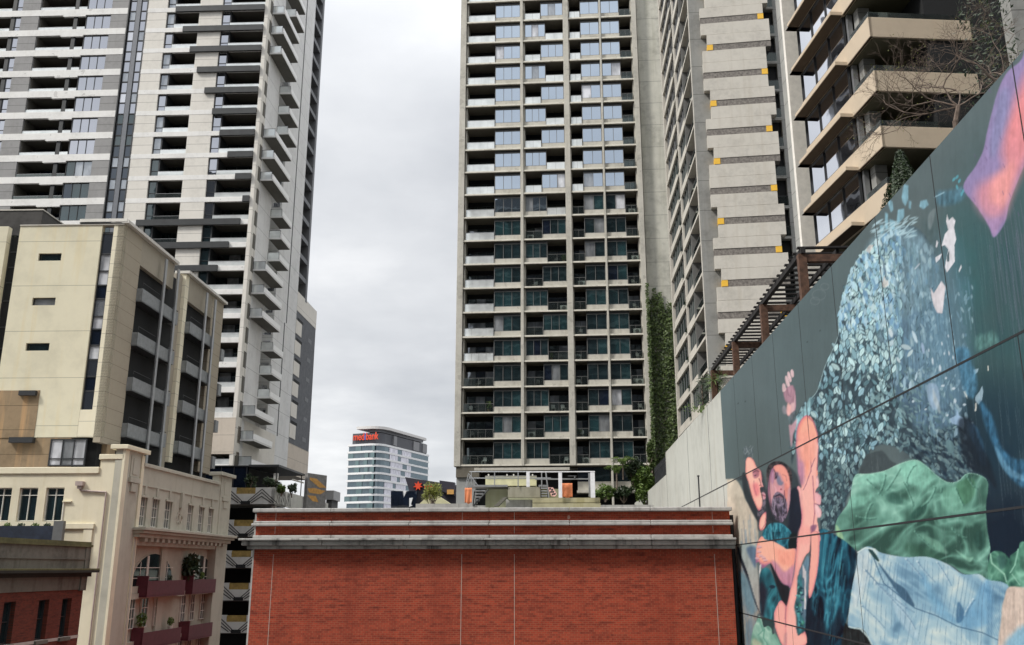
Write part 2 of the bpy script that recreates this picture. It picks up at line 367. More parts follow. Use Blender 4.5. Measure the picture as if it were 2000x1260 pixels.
# ================================================================== LEFT TOWER (white bands, black bars)
C1=concrete('cream_precast',(.72,.69,.63),.07,.85,.18,stain=(.5,.48,.45))
C1G=concrete('grey_precast',(.31,.305,.30),.10,.85,.2)
C1B=concrete('white_band',(.80,.79,.76),.09,.85,.30,spots=.2,stain=(.5,.48,.45))
C1S=concrete('side_precast',(.68,.68,.665),.10,.85,.40,stain=(.5,.48,.46))
SLABU=concrete('shaded_underside',(.13,.125,.11),.12,.9,.1)  # shade under the side balconies put into the colour
DSOF=concrete('shaded_recess',(.12,.112,.095),.12,.9,.1)  # loggia shade put into the colour of soffits and return walls
BLK=plain('charcoal_panel',(.034,.037,.039),.55,var=.2,scale=1)
f1=Face(438.5,105,perp(1080)); s1=Face(438.5,105,1080); Q=2.981; ZB=92.07
T1=thing('apartment_tower',f1.P(18,0),'tall cream and grey apartment tower with black bars and stepped balconies, filling the upper left','building')
K0,K1=-3,20; KS=-8
ztop=114.0
# body: walls at the front plane between openings, dark room behind
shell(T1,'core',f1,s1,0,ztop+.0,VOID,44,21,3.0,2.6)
Jc=concrete('cream_precast_panelled',(.72,.69,.63),.07,.85,.15,joint=(ZB-1.78,Q,.05),stain=(.5,.48,.45))
Jg=concrete('grey_precast_panelled',(.31,.305,.30),.10,.85,.2,joint=(ZB-1.80,Q,.05))
for a,b,m,nm in ((0,.45,Jc,'pier'),(6.1,9.1,Jc,'wall_panel'),(13.45,16.05,Jc,'wall_panel'),(18.7,20.9,Jg,'wall_panel'),(30.6,33.0,Jg,'wall_panel'),(38.2,44,Jg,'wall_panel')):
    Bx(T1,nm,f1,a,b,20,ztop,-.35 if nm!='pier' else -.45,0,m)
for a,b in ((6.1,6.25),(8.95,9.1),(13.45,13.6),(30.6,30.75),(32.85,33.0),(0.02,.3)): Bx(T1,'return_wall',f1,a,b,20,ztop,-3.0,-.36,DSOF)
BAR={-2:(13.4,.45),-1:(12.2,.45),0:(11.0,.45),1:(9.8,.45),2:(8.6,.45),3:(7.35,.45),4:(6.1,.45),5:(4.9,.45),6:(3.65,.45),7:(2.45,.45),8:(1.3,.45),9:(14.3,1.37),10:(11.9,2.56),11:(9.6,3.7)}
for k in range(K0,K1):
    zt=ZB-Q*k                       # top of the white band
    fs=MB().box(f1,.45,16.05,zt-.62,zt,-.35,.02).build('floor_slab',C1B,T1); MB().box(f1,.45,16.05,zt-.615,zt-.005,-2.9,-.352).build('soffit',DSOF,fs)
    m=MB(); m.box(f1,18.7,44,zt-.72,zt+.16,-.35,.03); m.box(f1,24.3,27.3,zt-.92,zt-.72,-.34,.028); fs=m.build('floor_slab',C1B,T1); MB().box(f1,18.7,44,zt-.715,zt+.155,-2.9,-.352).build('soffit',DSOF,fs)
    if k in BAR:
        a,b=BAR[k]; Bx(T1,'black_bar',f1,b,a,zt-.74,zt+.04,.03,.30,BLK)
    zl=zt-Q                         # next band below
    for a,b,bal0,bal1 in ((5.0,6.08,.47,4.98),(12.42,13.43,9.12,12.4)):
        drk=k>=4 and a>10; ms=G_DARK if (k>=6 and a>10) or k>=9 else (G_SKY2 if a<10 else (G_BLIND if k%3 else G_SKY2))
        window(T1,f1,a,b,zl,zt-.62,-.25,1,FRAME,[ms],name='narrow_window',horiz=.31,fw=.07)
        Bx(T1,'window_return',f1,a-.12,a-.02,zl,zt-.62,-2.9,-.2,FRAME)
        r=MB(); r.box(f1,bal0,bal1,zl+.60,zl+.63,-.14,-.10); ro=r.build('balcony_rail',METAL,T1)
        MB().box(f1,bal0,bal1,zl,zl+.60,-.128,-.116).build('rail_glass',RG if not (k>=7 and a>10) else RG2,ro)
        window(T1,f1,bal0,bal1,zl,zt-.65,-2.75,max(3,int((bal1-bal0)/1.2)),FRAME,[G_NAVY,G_DARK,G_NAVY] if k<6 else [G_DARK,G_BLIND,G_DARK,G_DARK] if k>9 else [G_DARK],name='balcony_door')
    # left half: three-pane window, small loggia, post, wide loggia
    gm_=[G_SKY2,G_SKY2,G_SKY2] if k<=5 else [G_BLIND,G_BLIND,G_DARK] if k==6 else [G_DARK,G_DARK,G_NAVY] if k==7 else [G_DARK] if k==8 else [G_BLIND]
    zl2=zl+.16
    window(T1,f1,20.92,24.28,zl2,zt-.72,-.18,3,FRAME,gm_,name='wide_window',fw=.07)
    Bx(T1,'post',f1,25.4,25.9,zl2,zt-.72,-.5,-.1,BLK)
    Bx(T1,'post',f1,33.9,34.4,zl2,zt-.72,-.5,-.1,BLK)
    window(T1,f1,33.02,33.88,zl2,zt-.72,-.18,1,FRAME,[G_SKY2 if k<6 else G_BLIND],name='square_window',fw=.07,horiz=.3)
    for bal0,bal1 in ((25.95,30.58),(24.3,25.38),(34.45,38.15)):
        r=MB(); r.box(f1,bal0,bal1,zl2+.42,zl2+.45,-.14,-.10); ro=r.build('loggia_rail',METAL,T1)
        MB().box(f1,bal0,bal1,zl2,zl2+.42,-.128,-.116).build('rail_glass',RG if k<6 else RG2,ro)
    window(T1,f1,25.0,30.5,zl2,zt-.75,-2.75,4,FRAME,[G_NAVY,G_DARK],name='loggia_door')
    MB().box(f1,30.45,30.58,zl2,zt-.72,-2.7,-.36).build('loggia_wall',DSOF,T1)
    # glazed strip between the two halves
    for a,b in ((16.22,17.0),(17.62,18.45)):
        mm=[G_SKY2,G_BLIND,G_WHITE][(k*7+int(a))%3] if k<4 else (G_DARK if k<6 else G_BLIND)
        window(T1,f1,a,b,zl+1.30,zt-.30,-.12,1,FRAME,[mm if k<9 else G_DARK],name='strip_window',fw=.05)
        window(T1,f1,a,b,zl-.27,zl+1.26,-.12,1,FRAME,[G_SKY2 if k<4 else G_NAVY],name='strip_window',fw=.05)
sm=MB(); sm.box(f1,16.06,16.18,30,ztop,-.4,.04); sm.box(f1,18.55,18.69,30,ztop,-.4,.04); sm.build('strip_edge',FRAME,T1)
Bx(T1,'strip_mullion',f1,17.02,17.58,30,ztop,-.3,-.04,plain('steel_grey_panel',(.16,.17,.19),.5))
WPAR=plain('white_parapet',(.86,.86,.85),.5,var=.03)
# --- side of the left tower
SJ=concrete('side_precast_panelled',(.70,.70,.69),.09,.85,.45,joint=(ZB-.15,Q,.045),stain=(.5,.48,.46))
Bx(T1,'side_wall',s1,1.95,7.0,36.5,ztop,-.4,0,SJ)
e0=MB(); e0.box(s1,.452,.85,36.5,ztop,-.4,0.0)
for k in range(KS,K1): e0.box(s1,.85,1.95,ZB-Q*k-Q+1.55,ZB-Q*k-.42,-.4,-.004)
e0.build('corner_wall',Jc,T1)
for k in range(KS,K1): window(T1,s1,.86,1.94,ZB-Q*k-.41,ZB-Q*k+1.54,-.10,1,FRAME,[LOUV],name='side_window',fw=.05,dep=.06)
Bx(T1,'loggia_end_wall',s1,11.4,16.9,36.5,ztop,-2.3,0,SJ)
Bx(T1,'side_wall',s1,16.92,21.6,36.5,ztop,-2.3,-.01,SJ)
Bx(T1,'loggia_back_wall',s1,6.98,11.4,36.5,ztop,-2.4,-2.0,C1S)
j=MB(); j.box(s1,16.80,17.05,56.6,ztop,-.1,.05); j.box(s1,16.0,16.25,40.9,56.4,-.1,.05); j.build('dark_joint',FRAME,T1)
MB().box(s1,1.6,1.64,40,ztop,-.02,.012).build('panel_seam',C1G,T1)
for k in range(0,28):
    jj=k-7; z=94.95-Q*jj            # underside of the slab
    if z<34: break
    lng=(jj%6) in (0,1,2)
    if jj<0: lng=False
    a,b=(1.8,9.0) if lng else (6.9,11.0)
    zb=z+.22
    sl=MB().box(s1,a,b,z,zb,-.0,1.65); 
    if not lng or True: sl.box(s1,7.0,min(b,11.35),z,zb,-2.0,-.0)
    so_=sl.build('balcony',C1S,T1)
    MB().box(s1,a+.1,b,z-.012,z-.004,.05,1.6).build('soffit',SLABU,so_)  # thin sheet added under the balcony slab to carry the shade colour
    Bx(T1,'parapet',s1,a+.0,b,zb,zb+.62,1.5,1.648,WPAR,so_)
    Bx(T1,'end_glass',s1,a+.03,a+.05,zb,zb+.95,.05,1.49,RG,so_)
    r=MB(); r.box(s1,a+.02,a+.06,zb+.95,zb+.99,.0,1.5); r.box(s1,a+.02,a+.06,zb,zb+.95,0,.04); r.box(s1,a+.02,a+.06,zb,zb+.95,1.45,1.49); r.build('rail',FRAME,so_)
    MB().box(s1,7.02,8.6,zb,zb+2.2,-1.99,-1.93).build('loggia_door',G_NAVY,T1)
    w_=MB().box(s1,11.33,11.39,zb+.1,zb+2.3,-1.3,-.25).build('end_window',G_WHITE,T1)
# upper grid of openings at the far end of the side
GS=plain('grey_side_frame',(.15,.155,.165),.6)
b_=MB(); b_.box(s1,25.6,26.5,62.2,ztop,-2,0.02); 
b_.build('end_pier',GS,T1); Bx(T1,'grid_void',s1,21.6,26.4,62,ztop,-2.2,-1.6,VOID)
for k in range(KS,10):
    zt=ZB-Q*k; Bx(T1,'grid_beam',s1,21.62,25.6,zt-.35,zt+.35,-1.5,-.05,GS)
# lower block that runs on past the tower
Bx(T1,'lower_block',s1,21.62,32.6,59.8,62.6,-12,-.0,Jc)
Bx(T1,'lower_block_screen',s1,21.64,32.58,40.8,59.78,-12,-.04,plain('mesh_screen',(.075,.08,.09),.6,var=.25,scale=2))
for k in range(0,6):
    z=58.9-2.98*k
    Bx(T1,'cream_panel',s1,21.66,24.7,z-2.45,z-.5,-.03,.03,C1)
    Bx(T1,'slot_window',s1,22.4,25.4,z-.44,z-.02,-.03,-.01,VOID)
    Bx(T1,'screen_vent',s1,28.6,30.6,z-2.1,z-1.5,-.03,-.02,GS)
Bx(T1,'base_wall',s1,-.05,32.62,36.6,40.78,-12,-.02,concrete('tan_base',(.58,.51,.43),.08,.85,.2,joint=(40.7,1.95,.04)))
Bx(T1,'base_panel',s1,2.9,15.5,36.58,40.9,-.6,.01,C1)
# ================================================================== RIGHT TOWER with fanned panels
C4=concrete('pale_precast',(.57,.54,.48),.11,.85,.60,stain=(.5,.48,.45))
C4G=concrete('grey_core_precast',(.285,.285,.27),.16,.9,.45,joint=(43.72,2.93,.05))
C4C=concrete('grey_column_precast',(.33,.33,.31),.16,.9,.5,joint=(43.9,1.46,.04))
CORR=plain('ribbed_soffit',(.21,.19,.17),.7,var=.35,scale=5)
YEL=plain('yellow_panel',(.85,.50,.055),.5,var=.04)
s4=Face(1406,78,1088); f4=Face(1406,78,perp(1088)); p4=Face(1406,78,-11500); Q4=2.93; z4=43.77
T4=thing('panelled_tower',f4.P(-6,0),'concrete tower with stacked offset pale panels, striped soffits and small yellow squares','building')
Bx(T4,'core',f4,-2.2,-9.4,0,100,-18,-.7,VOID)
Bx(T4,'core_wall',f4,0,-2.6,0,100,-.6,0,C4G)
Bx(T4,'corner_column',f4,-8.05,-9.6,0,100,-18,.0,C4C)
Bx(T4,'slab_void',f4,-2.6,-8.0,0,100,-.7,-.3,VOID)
for k in range(-2,13):
    zs=z4+Q4*k+.2
    Bx(T4,'balcony_slab',f4,-5,-8.04,zs-.25,zs,-.3,.28,C4C)
    o_=MB().box(f4,-6.5,-8.0,zs+.92,zs+.96,.20,.24).build('balcony_rail',FRAME,T4)
    MB().box(f4,-6.5,-8.0,zs,zs+.92,.215,.225).build('rail_glass',RG3,o_)
# stack: every 2.93 m a striped soffit (74.36..74.95 and down); two panels between
zz_=74.36+Q4
for i in range(-3,13):
    zs=74.36-Q4*i                       # bottom of stripe i
    if zs<30: break
    odd=(i%2==0)                        # stripe wide to the left, yellow at right
    ul,ur=(-1.03,-6.9) if odd else (-1.55,-7.4)
    Bx(T4,'striped_soffit',p4,ul,ur,zs,zs+.60,-.5,.42,CORR)
    if odd: Bx(T4,'yellow_square',p4,ur+.52,ur-.02,zs+.02,zs+.58,-.2,.47,YEL)
    else:   Bx(T4,'yellow_square',p4,ul+.02,ul-.52,zs+.02,zs+.58,-.2,.47,YEL)
    # panel above the stripe (to half floor) and below it
    up=[(-1.03,-6.9),(-1.55,-7.4)][0 if odd else 1]
    lo=[(-1.03,-7.4),(-1.08,-6.9),(-1.03,-6.9),(-1.55,-7.4)][i%4]
    Bx(T4,'facade_panel',p4,up[0],up[1],zs+.62,zs+1.66,-.5,.46,C4)
    Bx(T4,'facade_panel',p4,lo[0],lo[1],zs-1.24,zs-.02,-.5,.44,C4)
# narrow side of that tower
Bx(T4,'side_back_wall',s4,0.05,21.6,0,100,-1.9,-1.2,VOID)
for a,b in ((.03,.35),(10.7,11.1),(21.2,21.75)): Bx(T4,'side_column',s4,a,b,0,100,-1.3,.02,C4)
for k in range(-2,18):
    z=z4+Q4*k
    Bx(T4,'side_slab',s4,.36,21.2,z-.13,z+.12,-1.9,-.0,C4)
    for a,b in ((6.0,10.68),(13.3,20.3)):
        Bx(T4,'side_spandrel',s4,a,b,z+.12,z+.72,-.25,-.02,C4)
        window(T4,s4,a,b,z+.72,z+Q4-.14,-.2,4,FRAME2,[G_SKY2 if k>=8 else G_DARK],name='side_window')
    Bx(T4,'bay_side',s4,5.85,5.98,z+.12,z+Q4-.14,-1.2,-.02,FRAME2)
    o_=MB().box(s4,.34,5.83,z+1.0,z+1.04,-.16,-.12).build('balcony_rail',FRAME2,T4)
    MB().box(s4,.34,5.83,z+.12,z+1.0,-.145,-.135).build('rail_glass',RG2,o_)
    o_=MB().box(s4,11.12,13.28,z+1.0,z+1.04,-.16,-.12).build('balcony_rail',FRAME2,T4)
    MB().box(s4,11.12,13.28,z+.12,z+1.0,-.145,-.135).build('rail_glass',RG2,o_)
# ================================================================== SANDSTONE-COLOURED BUILDING on the right
C5=concrete('sand_concrete',(.56,.465,.35),.05,.8,.12,stain=(.6,.5,.4))
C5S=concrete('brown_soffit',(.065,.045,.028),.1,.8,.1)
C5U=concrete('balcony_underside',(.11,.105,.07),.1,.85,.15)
WH=plain('white_fin',(.80,.77,.70),.6)
s5=Face(1640,48,880); Q5=2.885; z5=48.63
cor=s5.P(-9.1,0); k5=FPX/ct
f5=Face(1000+k5*cor[0]/cor[1],cor[1],perp(880))
T5=thing('banded_building',s5.P(-4,0),'sand coloured apartment building with slanting bands of balconies and mirror windows, upper right','building')
Bx(T5,'core',s5,3.0,-5.4,0,66,-14,-.9,VOID); Bx(T5,'core',s5,-5.45,-9.0,0,66,-14,-5.4,VOID)
Bx(T5,'white_fin',s5,1.45,1.15,20,66,-2.0,.0,WH)
Bx(T5,'rear_column',s5,2.6,1.5,20,66,-3,-.2,C4C)
window(T5,s5,1.1,-.35,30,66,-1.15,2,FRAME,[G_DARK,G_NAVY],name='stair_glazing',horiz=[i/25 for i in range(1,25)])
gl=[G_WHITE,G_WHITE,G_WHITE]
for k in range(-3,6):
    zb=z5+Q5*k; zt=zb+1.08          # parapet band
    # band along the long face, then the projecting balcony
    m=MB(); m.box(s5,-.55,-9.1,zb,zt,-.18,0); m.build('parapet',C5,T5,bevel=.02)
    Bx(T5,'floor_slab',s5,-.45,-8.95,zb,zb+.2,-5.0,-.19,C5U)
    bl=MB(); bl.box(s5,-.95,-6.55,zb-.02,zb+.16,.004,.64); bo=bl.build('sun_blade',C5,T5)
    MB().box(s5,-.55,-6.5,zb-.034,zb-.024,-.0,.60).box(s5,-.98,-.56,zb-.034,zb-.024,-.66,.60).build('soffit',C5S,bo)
    MB().box(s5,-6.55,-9.0,zb-.03,zb-.004,-.12,-.01).build('drip_edge',C5S,T5)
    window(T5,s5,-.62,-6.38,zt+.01,zb+Q5-.04,-.06,3,FRAME,[G_MIR],name='mirror_window',fw=.035)
    Bx(T5,'post',s5,-6.42,-6.62,zb+.2,zb+Q5-.05,-.45,-.2,METAL)
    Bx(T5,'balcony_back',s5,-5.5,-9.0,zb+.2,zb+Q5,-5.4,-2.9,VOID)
    m=MB(); m.box(f5,.02,5.1,zb,zt,-.18,.0); m.box(f5,4.95,5.1,zb,zt,-2.4,-.19); m.build('front_parapet',C5,T5,bevel=.02)
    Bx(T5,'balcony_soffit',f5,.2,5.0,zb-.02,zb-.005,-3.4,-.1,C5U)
    g_=MB(); g_.box(f5,.1,5.0,zt,zt+.34,-.11,-.095); g_.box(s5,-6.9,-9.0,zt,zt+.34,-.11,-.095); g_.build('rail_glass',RG2,T5)
    Bx(T5,'flue_column',f5,.5,1.1,zb+.2,zb+Q5,-2.4,-1.9,C4C)
Bx(T5,'rear_wall',f5,4.0,9.5,0,66,-6,-4.2,concrete('olive_wall',(.13,.12,.085),.2,.9,.3))
# grey building edge at the far right behind the tree
te=Face(1985,34,perp(1099))
tw=thing('concrete_wall_tower',te.P(4,0),'grey concrete wall of a tower at the right edge, behind the bare tree','building')
u_,_=te.at(1975,20); MB().box(te,u_,u_+9 if te.d[0]>0 else u_-9,0,60,-.8,0).build('wall',C4G,tw)
# ================================================================== RED BRICK BUILDING in the middle foreground
fb=Face(1440,41.5,perp(1099))
BR=bricks('red_brick',float(fb.d[0]),float(fb.d[1]),(.41,.052,.020),(.27,.033,.014),(.33,.115,.060))
CAP=concrete('weathered_coping',(.42,.41,.39),.22,.8,.9,fine=5,stain=(.22,.21,.20))
CAPD=concrete('sooty_cornice',(.40,.39,.37),.32,.85,1.5,fine=6,stain=(.12,.12,.12))
BB=thing('brick_building',fb.P(11,0),'red brick building with two pale ledges and a sooty cornice under its parapet, centre foreground','building')
def body(T,name,F,u0,u1,z0,z1,dep,mat,**k): return Bx(T,name,F,u0,u1,z0,z1,-dep,0,mat,**k)
body(BB,'brick_wall',fb,.2,21.52,0,26.44,30,BR)
Bx(BB,'roof',fb,.5,21.2,26.445,26.49,-29.5,-.4,plain('grey_roof_membrane',(.30,.30,.29),.9))
def seg(name,u0,u1,z0,z1,d,mat,n=6,bev=.03):
    m=MB(); w=(u1-u0)/n
    for i in range(n): m.box(fb,u0+w*i+.006,u0+w*(i+1)-.006,z0,z1,-.4,d)
    return m.build(name,mat,BB,bevel=bev)
seg('coping',.10,21.66,26.45,26.62,.22,CAP)
seg('ledge',.12,21.6,25.96,26.06,.16,CAP); seg('ledge',.10,21.68,25.84,25.955,.26,CAP)
seg('ledge',.12,21.6,25.29,25.43,.16,CAP)
seg('cornice',.06,22.1,25.19,25.285,.60,CAPD,6,.02); seg('cornice',.06,22.0,24.97,25.185,.46,CAPD,6,.05); seg('cornice',.06,21.8,24.82,24.965,.26,CAPD,6,.03)
ln=MB()
for u_ in (20.62,12.1,9.75,.95): ln.box(fb,u_,u_+.022,0,24.6,-.01,.004); ln.box(fb,u_,u_+.022,25.5,25.82,-.01,.004); ln.box(fb,u_,u_+.022,26.08,26.43,-.01,.004)
ln.build('control_joint',plain('pale_joint',(.46,.40,.35),.8),BB)
Bx(BB,'flank_edge',fb,21.52,21.60,0,26.4,-.3,-.01,CAP)
dp=thing('downpipe',fb.P(.05,0),'dark rainwater gap and pipe between the brick building and the mural wall','pipe'); 
MB().bar(fb.P(.04,18,-.5),fb.P(.04,26.3,-.5),.09).build('pipe',FRAME,dp)
# ================================================================== OLD RED BUILDING at the left edge
fr_=Face(150,48,1095)
BR2=bricks('old_brick',float(fr_.d[0]),float(fr_.d[1]),(.20,.036,.018),(.12,.025,.015),(.09,.045,.032),sc=.62)
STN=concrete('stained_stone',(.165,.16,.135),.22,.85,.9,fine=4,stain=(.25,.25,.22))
STN2=concrete('mossy_stone',(.13,.125,.06),.25,.85,.7,fine=4,stain=(.3,.3,.25))
RBd=thing('red_brick_building',fr_.P(-5,0),'old dark red brick building with heavy stone cornice in the lower left corner','building')
Bx(RBd,'brick_wall',fr_,-14,.90,0,23.0,-6,-.3,BR2)
# front skin with window holes
ws=[(-5.9,-5.0),(-3.1,-2.2),(-1.0,-.12)]
sk=MB(); x=-14
for a,b in ws: sk.box(fr_,x,a,20.72,22.55,-.29,0); x=b
sk.box(fr_,x,.9,20.72,22.55,-.29,0); sk.box(fr_,-14,.9,22.55,23.0,-.29,0); sk.box(fr_,-14,.9,0,20.72,-.29,0); sk.build('brick_front',BR2,RBd)
for a,b in ws:
    window(RBd,fr_,a+.01,b-.01,20.75,22.54,-.24,1,FRAME,[G_DARK],fw=.05,horiz=.52)
    Bx(RBd,'sill',fr_,a-.05,b+.05,20.56,20.72,.0,.14,STN)
Bx(RBd,'string_course',fr_,-14,.9,20.60,20.74,-.1,.025,concrete('pale_band',(.5,.46,.42),.1,.85,.4))
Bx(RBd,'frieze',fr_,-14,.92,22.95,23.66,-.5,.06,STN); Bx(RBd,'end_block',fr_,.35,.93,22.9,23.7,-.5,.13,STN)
m=MB(); m.prism(fr_,[(-14,23.58),(1.0,23.58),(1.0,23.78),(-14,23.78)],-.6,.30); m.prism(fr_,[(-14,23.78),(1.15,23.78),(1.2,23.9),(-14,23.9)],-.6,.62); m.build('cornice',concrete('shaded_stone',(.035,.034,.028),.2,.9,.3),RBd)  # near-black cornice tone paints the shade under the overhang
Bx(RBd,'cornice_top',fr_,-14,1.2,23.902,23.98,-.6,.60,STN2)
Bx(RBd,'parapet',fr_,-14,.95,23.985,25.04,-.6,.10,STN); Bx(RBd,'parapet_ledge',fr_,-14,.96,24.42,24.47,.10,.16,STN)
Bx(RBd,'parapet_block',fr_,.48,.97,23.99,25.04,.10,.15,STN)
Bx(RBd,'coping',fr_,-14,1.05,25.045,25.16,-.7,.2,STN2); Bx(RBd,'coping',fr_,-14,1.0,25.165,25.30,-.7,.12,STN2)
# ================================================================== CREAM HERITAGE BUILDING
CR=concrete('cream_render',(.76,.70,.53),.07,.85,.32,fine=1.5,stain=(.50,.47,.38))
CRS=concrete('cream_render_shaded',(.475,.46,.385),.10,.85,.35,fine=1.8,stain=(.4,.37,.3))  # side walls: shade of that face put into a darker cream
MAR=plain('maroon_balcony',(.115,.022,.035),.55,var=.15)
fc=Face(219,56,perp(1085)); sc_=Face(219,56,1085)
CB=thing('cream_building',fc.P(3,0),'cream rendered heritage building with arched windows and maroon balconies, left of the red brick wall','building')
# front wall with three tall windows
ws=[(3.47,4.60),(5.10,6.24),(6.72,7.86)]
m=MB(); x=-.02
for a,b in ws: m.box(fc,x,a,26.7,28.71,-.35,0); x=b
m.box(fc,x,16,26.7,28.71,-.35,0); m.box(fc,-.02,16,0,26.7,-.35,0); m.box(fc,-.02,16,28.71,29.53,-.35,0); m.box(fc,-.02,1.42,29.53,30.38,-.35,0); m.build('front_wall',CR,CB)
Bx(CB,'core',fc,2.2,16,0,29.3,-18,-.6,VOID); Bx(CB,'roof',fc,.3,16,29.3,29.42,-18.4,-.36,plain('roof_membrane',(.3,.29,.27),.9))
Bx(CB,'parapet_band',fc,1.43,16,29.535,29.93,-.40,.10,CR,bevel=.03); Bx(CB,'parapet_cap',fc,-.05,1.52,30.385,30.70,-.45,.10,CR,bevel=.03)
for a,b in ws:
    fo=window(CB,fc,a,b,26.72,28.70,-.16,2,WHITEF,[G_DARK],fw=.055,horiz=.78)
Bx(CB,'ledge',fc,1.35,3.36,26.26,26.58,0,.13,CR,bevel=.02); Bx(CB,'ledge_post',fc,1.42,1.95,24,26.25,0,.09,CR); Bx(CB,'small_hood',fc,2.92,3.45,27.84,27.91,0,.12,CR)
Bx(CB,'white_conduit',fc,3.36,3.42,26.6,27.84,0,.05,WHITEF)
# corner pilaster, cap
P0=MB(); P0.box(sc_,-.06,2.75,0,31.0,-.5,.0); P0.build('corner_wall',CRS,CB)
m=MB(); m.box(sc_,-.10,.45,0,31.0,-.05,.10); m.box(sc_,2.35,2.75,0,30.9,0.005,.08); m.build('corner_pilaster',CR,CB)
Bx(CB,'pier_cap',sc_,-.25,3.0,31.0,31.27,-.8,.30,CR,bevel=.03)
Bx(CB,'pier_cap',sc_,16.1,19.3,31.0,31.27,-.8,.30,CRS,bevel=.03)
for a in (.95,17.2):
    m=MB(); m.box(sc_,a,a+1.2,29.45,30.75,.005,.05); m.box(sc_,a+.25,a+.95,29.6,30.6,.055,.09); m.box(sc_,a-.1,a+1.3,29.1,29.42,.0,.16); m.box(sc_,a+.2,a+1.0,28.55,29.08,.0,.12); m.build('relief',CRS,CB,bevel=.015)
# side wall with six slender windows
wn=[(2.86,3.86),(4.64,5.72),(6.65,7.80),(10.6,11.6),(12.7,13.75),(14.65,15.65)]
m=MB(); x=2.75
for a,b in wn: m.box(sc_,x,a,26.56,28.46,-.35,0); x=b
m.box(sc_,x,19.0,26.56,28.46,-.35,0); m.box(sc_,2.75,19.0,28.46,30.25,-.35,0); m.box(sc_,2.75,19.0,25.4,26.56,-.35,0)
m.box(sc_,16.2,19.0,30.25,31.0,-.5,.01); m.build('side_wall',CRS,CB)
Bx(CB,'side_coping',sc_,2.7,16.4,30.25,30.48,-.45,.14,CRS,bevel=.02); Bx(CB,'band',sc_,2.76,16.3,29.05,29.12,0,.07,CRS)
Bx(CB,'end_pier',sc_,16.7,19.05,0,30.99,-.6,.06,CRS)
for i,(a,b) in enumerate(wn):
    window(CB,sc_,a+.02,b-.02,26.58,28.44,-.14,3,WHITEF,[G_DARK],fw=.045,horiz=[.33,.66])
    m=MB(); c=(a+b)/2; m.box(sc_,c-.14,c+.14,28.5,29.1,.0,.08); m.box(sc_,a-.05,b+.05,28.35,28.48,.0,.10); m.build('window_hood',CRS,CB)
# emblem between the windows: scrolls and a staff
em=MB(); ex,ez=9.15,27.55
em.box(sc_,ex-.05,ex+.05,ez-.62,ez+.45,.0,.07); em.box(sc_,ex-.35,ex+.35,ez+.10,ez+.18,.0,.06)
for sx in (-1,1):
    pts=[sc_.P(ex+sx*(.30+.20*math.cos(t)),ez-.25+.26*math.sin(t),.04) for t in [i*.5 for i in range(11)]]; em.tube(pts,.04,5)
em.build('emblem',CRS,CB); Bx(CB,'bracket',sc_,ex-.16,ex+.16,28.05,29.1,0,.2,CRS)
# cornice with dentils
m=MB(); m.box(sc_,2.1,19.0,26.28,26.46,-.1,.85); m.box(sc_,2.2,18.9,26.1,26.278,-.1,.68); m.box(sc_,2.3,18.8,25.86,26.098,-.1,.42); m.build('cornice',CRS,CB,bevel=.02)
m=MB()
for i in range(17): a=3.3+i*.88; m.box(sc_,a,a+.42,25.62,25.855,.0,.34)
m.build('dentils',CRS,CB)
# recessed loggia bay under it
Bx(CB,'bay_back',sc_,.6,16.8,0,25.4,-1.0,-.6,CRS)
Bx(CB,'bay_side',sc_,2.36,2.62,0,25.8,-.62,.10,CRS); m=MB(); m.box(sc_,7.9,8.8,0,25.45,-.65,-.42); m.build('bay_pier',CRS,CB)
Bx(CB,'bay_frieze',sc_,2.62,16.7,25.38,25.62,-.65,-.02,CRS)
def archwin(u0,u1,z0,z1):
    u0,_a=sc_.behind(u0,z0,-.55); u1,_b=sc_.behind(u1,z0,-.55); z0=_a; z1=sc_.behind(u1,z1,-.55)[1]
    c=(u0+u1)/2; r=(u1-u0)/2; n=14; zc=z1-r*.62
    pts=[(u0,z0),(u1,z0)]+[(c+r*math.cos(t),zc+r*.62*math.sin(t)) for t in [math.pi*i/n for i in range(n+1)]]
    fo=MB(); fo.prism(sc_,[( c+(u-c)*1.06,z0+(z-z0)*1.03) for u,z in pts],-.61,-.55); o=fo.build('arched_window',CRS,CB)
    MB().prism(sc_,pts,-.55,-.53).build('pane',G_DARK,o)
    g_=MB()
    for i in (1,2,4,5): 
        x=u0+(u1-u0)*i/6; h=zc+r*.62*math.sqrt(max(0,1-((x-c)/r)**2)); g_.box(sc_,x-.03,x+.03,z0,h-.02,-.53,-.50)
    for x in (u0+(u1-u0)*.33,u0+(u1-u0)*.67): g_.box(sc_,x-.14,x+.14,z0,zc+r*.62*.93,-.53,-.48)
    for h in (z0+.5,z0+1.15): g_.box(sc_,u0+.06,u1-.06,h-.025,h+.025,-.53,-.505)
    g_.build('glazing_bars',WHITEF,o)
archwin(2.75,8.9,22.9,24.9); archwin(10.9,16.3,22.9,24.9)
Bx(CB,'arch_sill',sc_,2.5,9.0,22.45,22.88,-.6,-.4,CRS); Bx(CB,'floor_band',sc_,2.5,16.7,22.1,22.44,-.6,-.3,CRS)
for lvl in (20.30,17.2):
    for a,b in ((2.8,3.6),(4.5,5.5),(6.55,7.6),(10.9,11.7),(12.6,13.4),(14.6,15.5)):
        a=sc_.behind(a,lvl,-.5)[0]; b=sc_.behind(b,lvl,-.5)[0]
        window(CB,sc_,a,b,lvl,lvl+1.85,-.5,2,WHITEF,[G_DARK],fw=.05,horiz=[.33,.66],dep=.08)
    Bx(CB,'floor_band',sc_,2.5,16.7,lvl-1.0,lvl-.75,-.6,-.3,CRS)
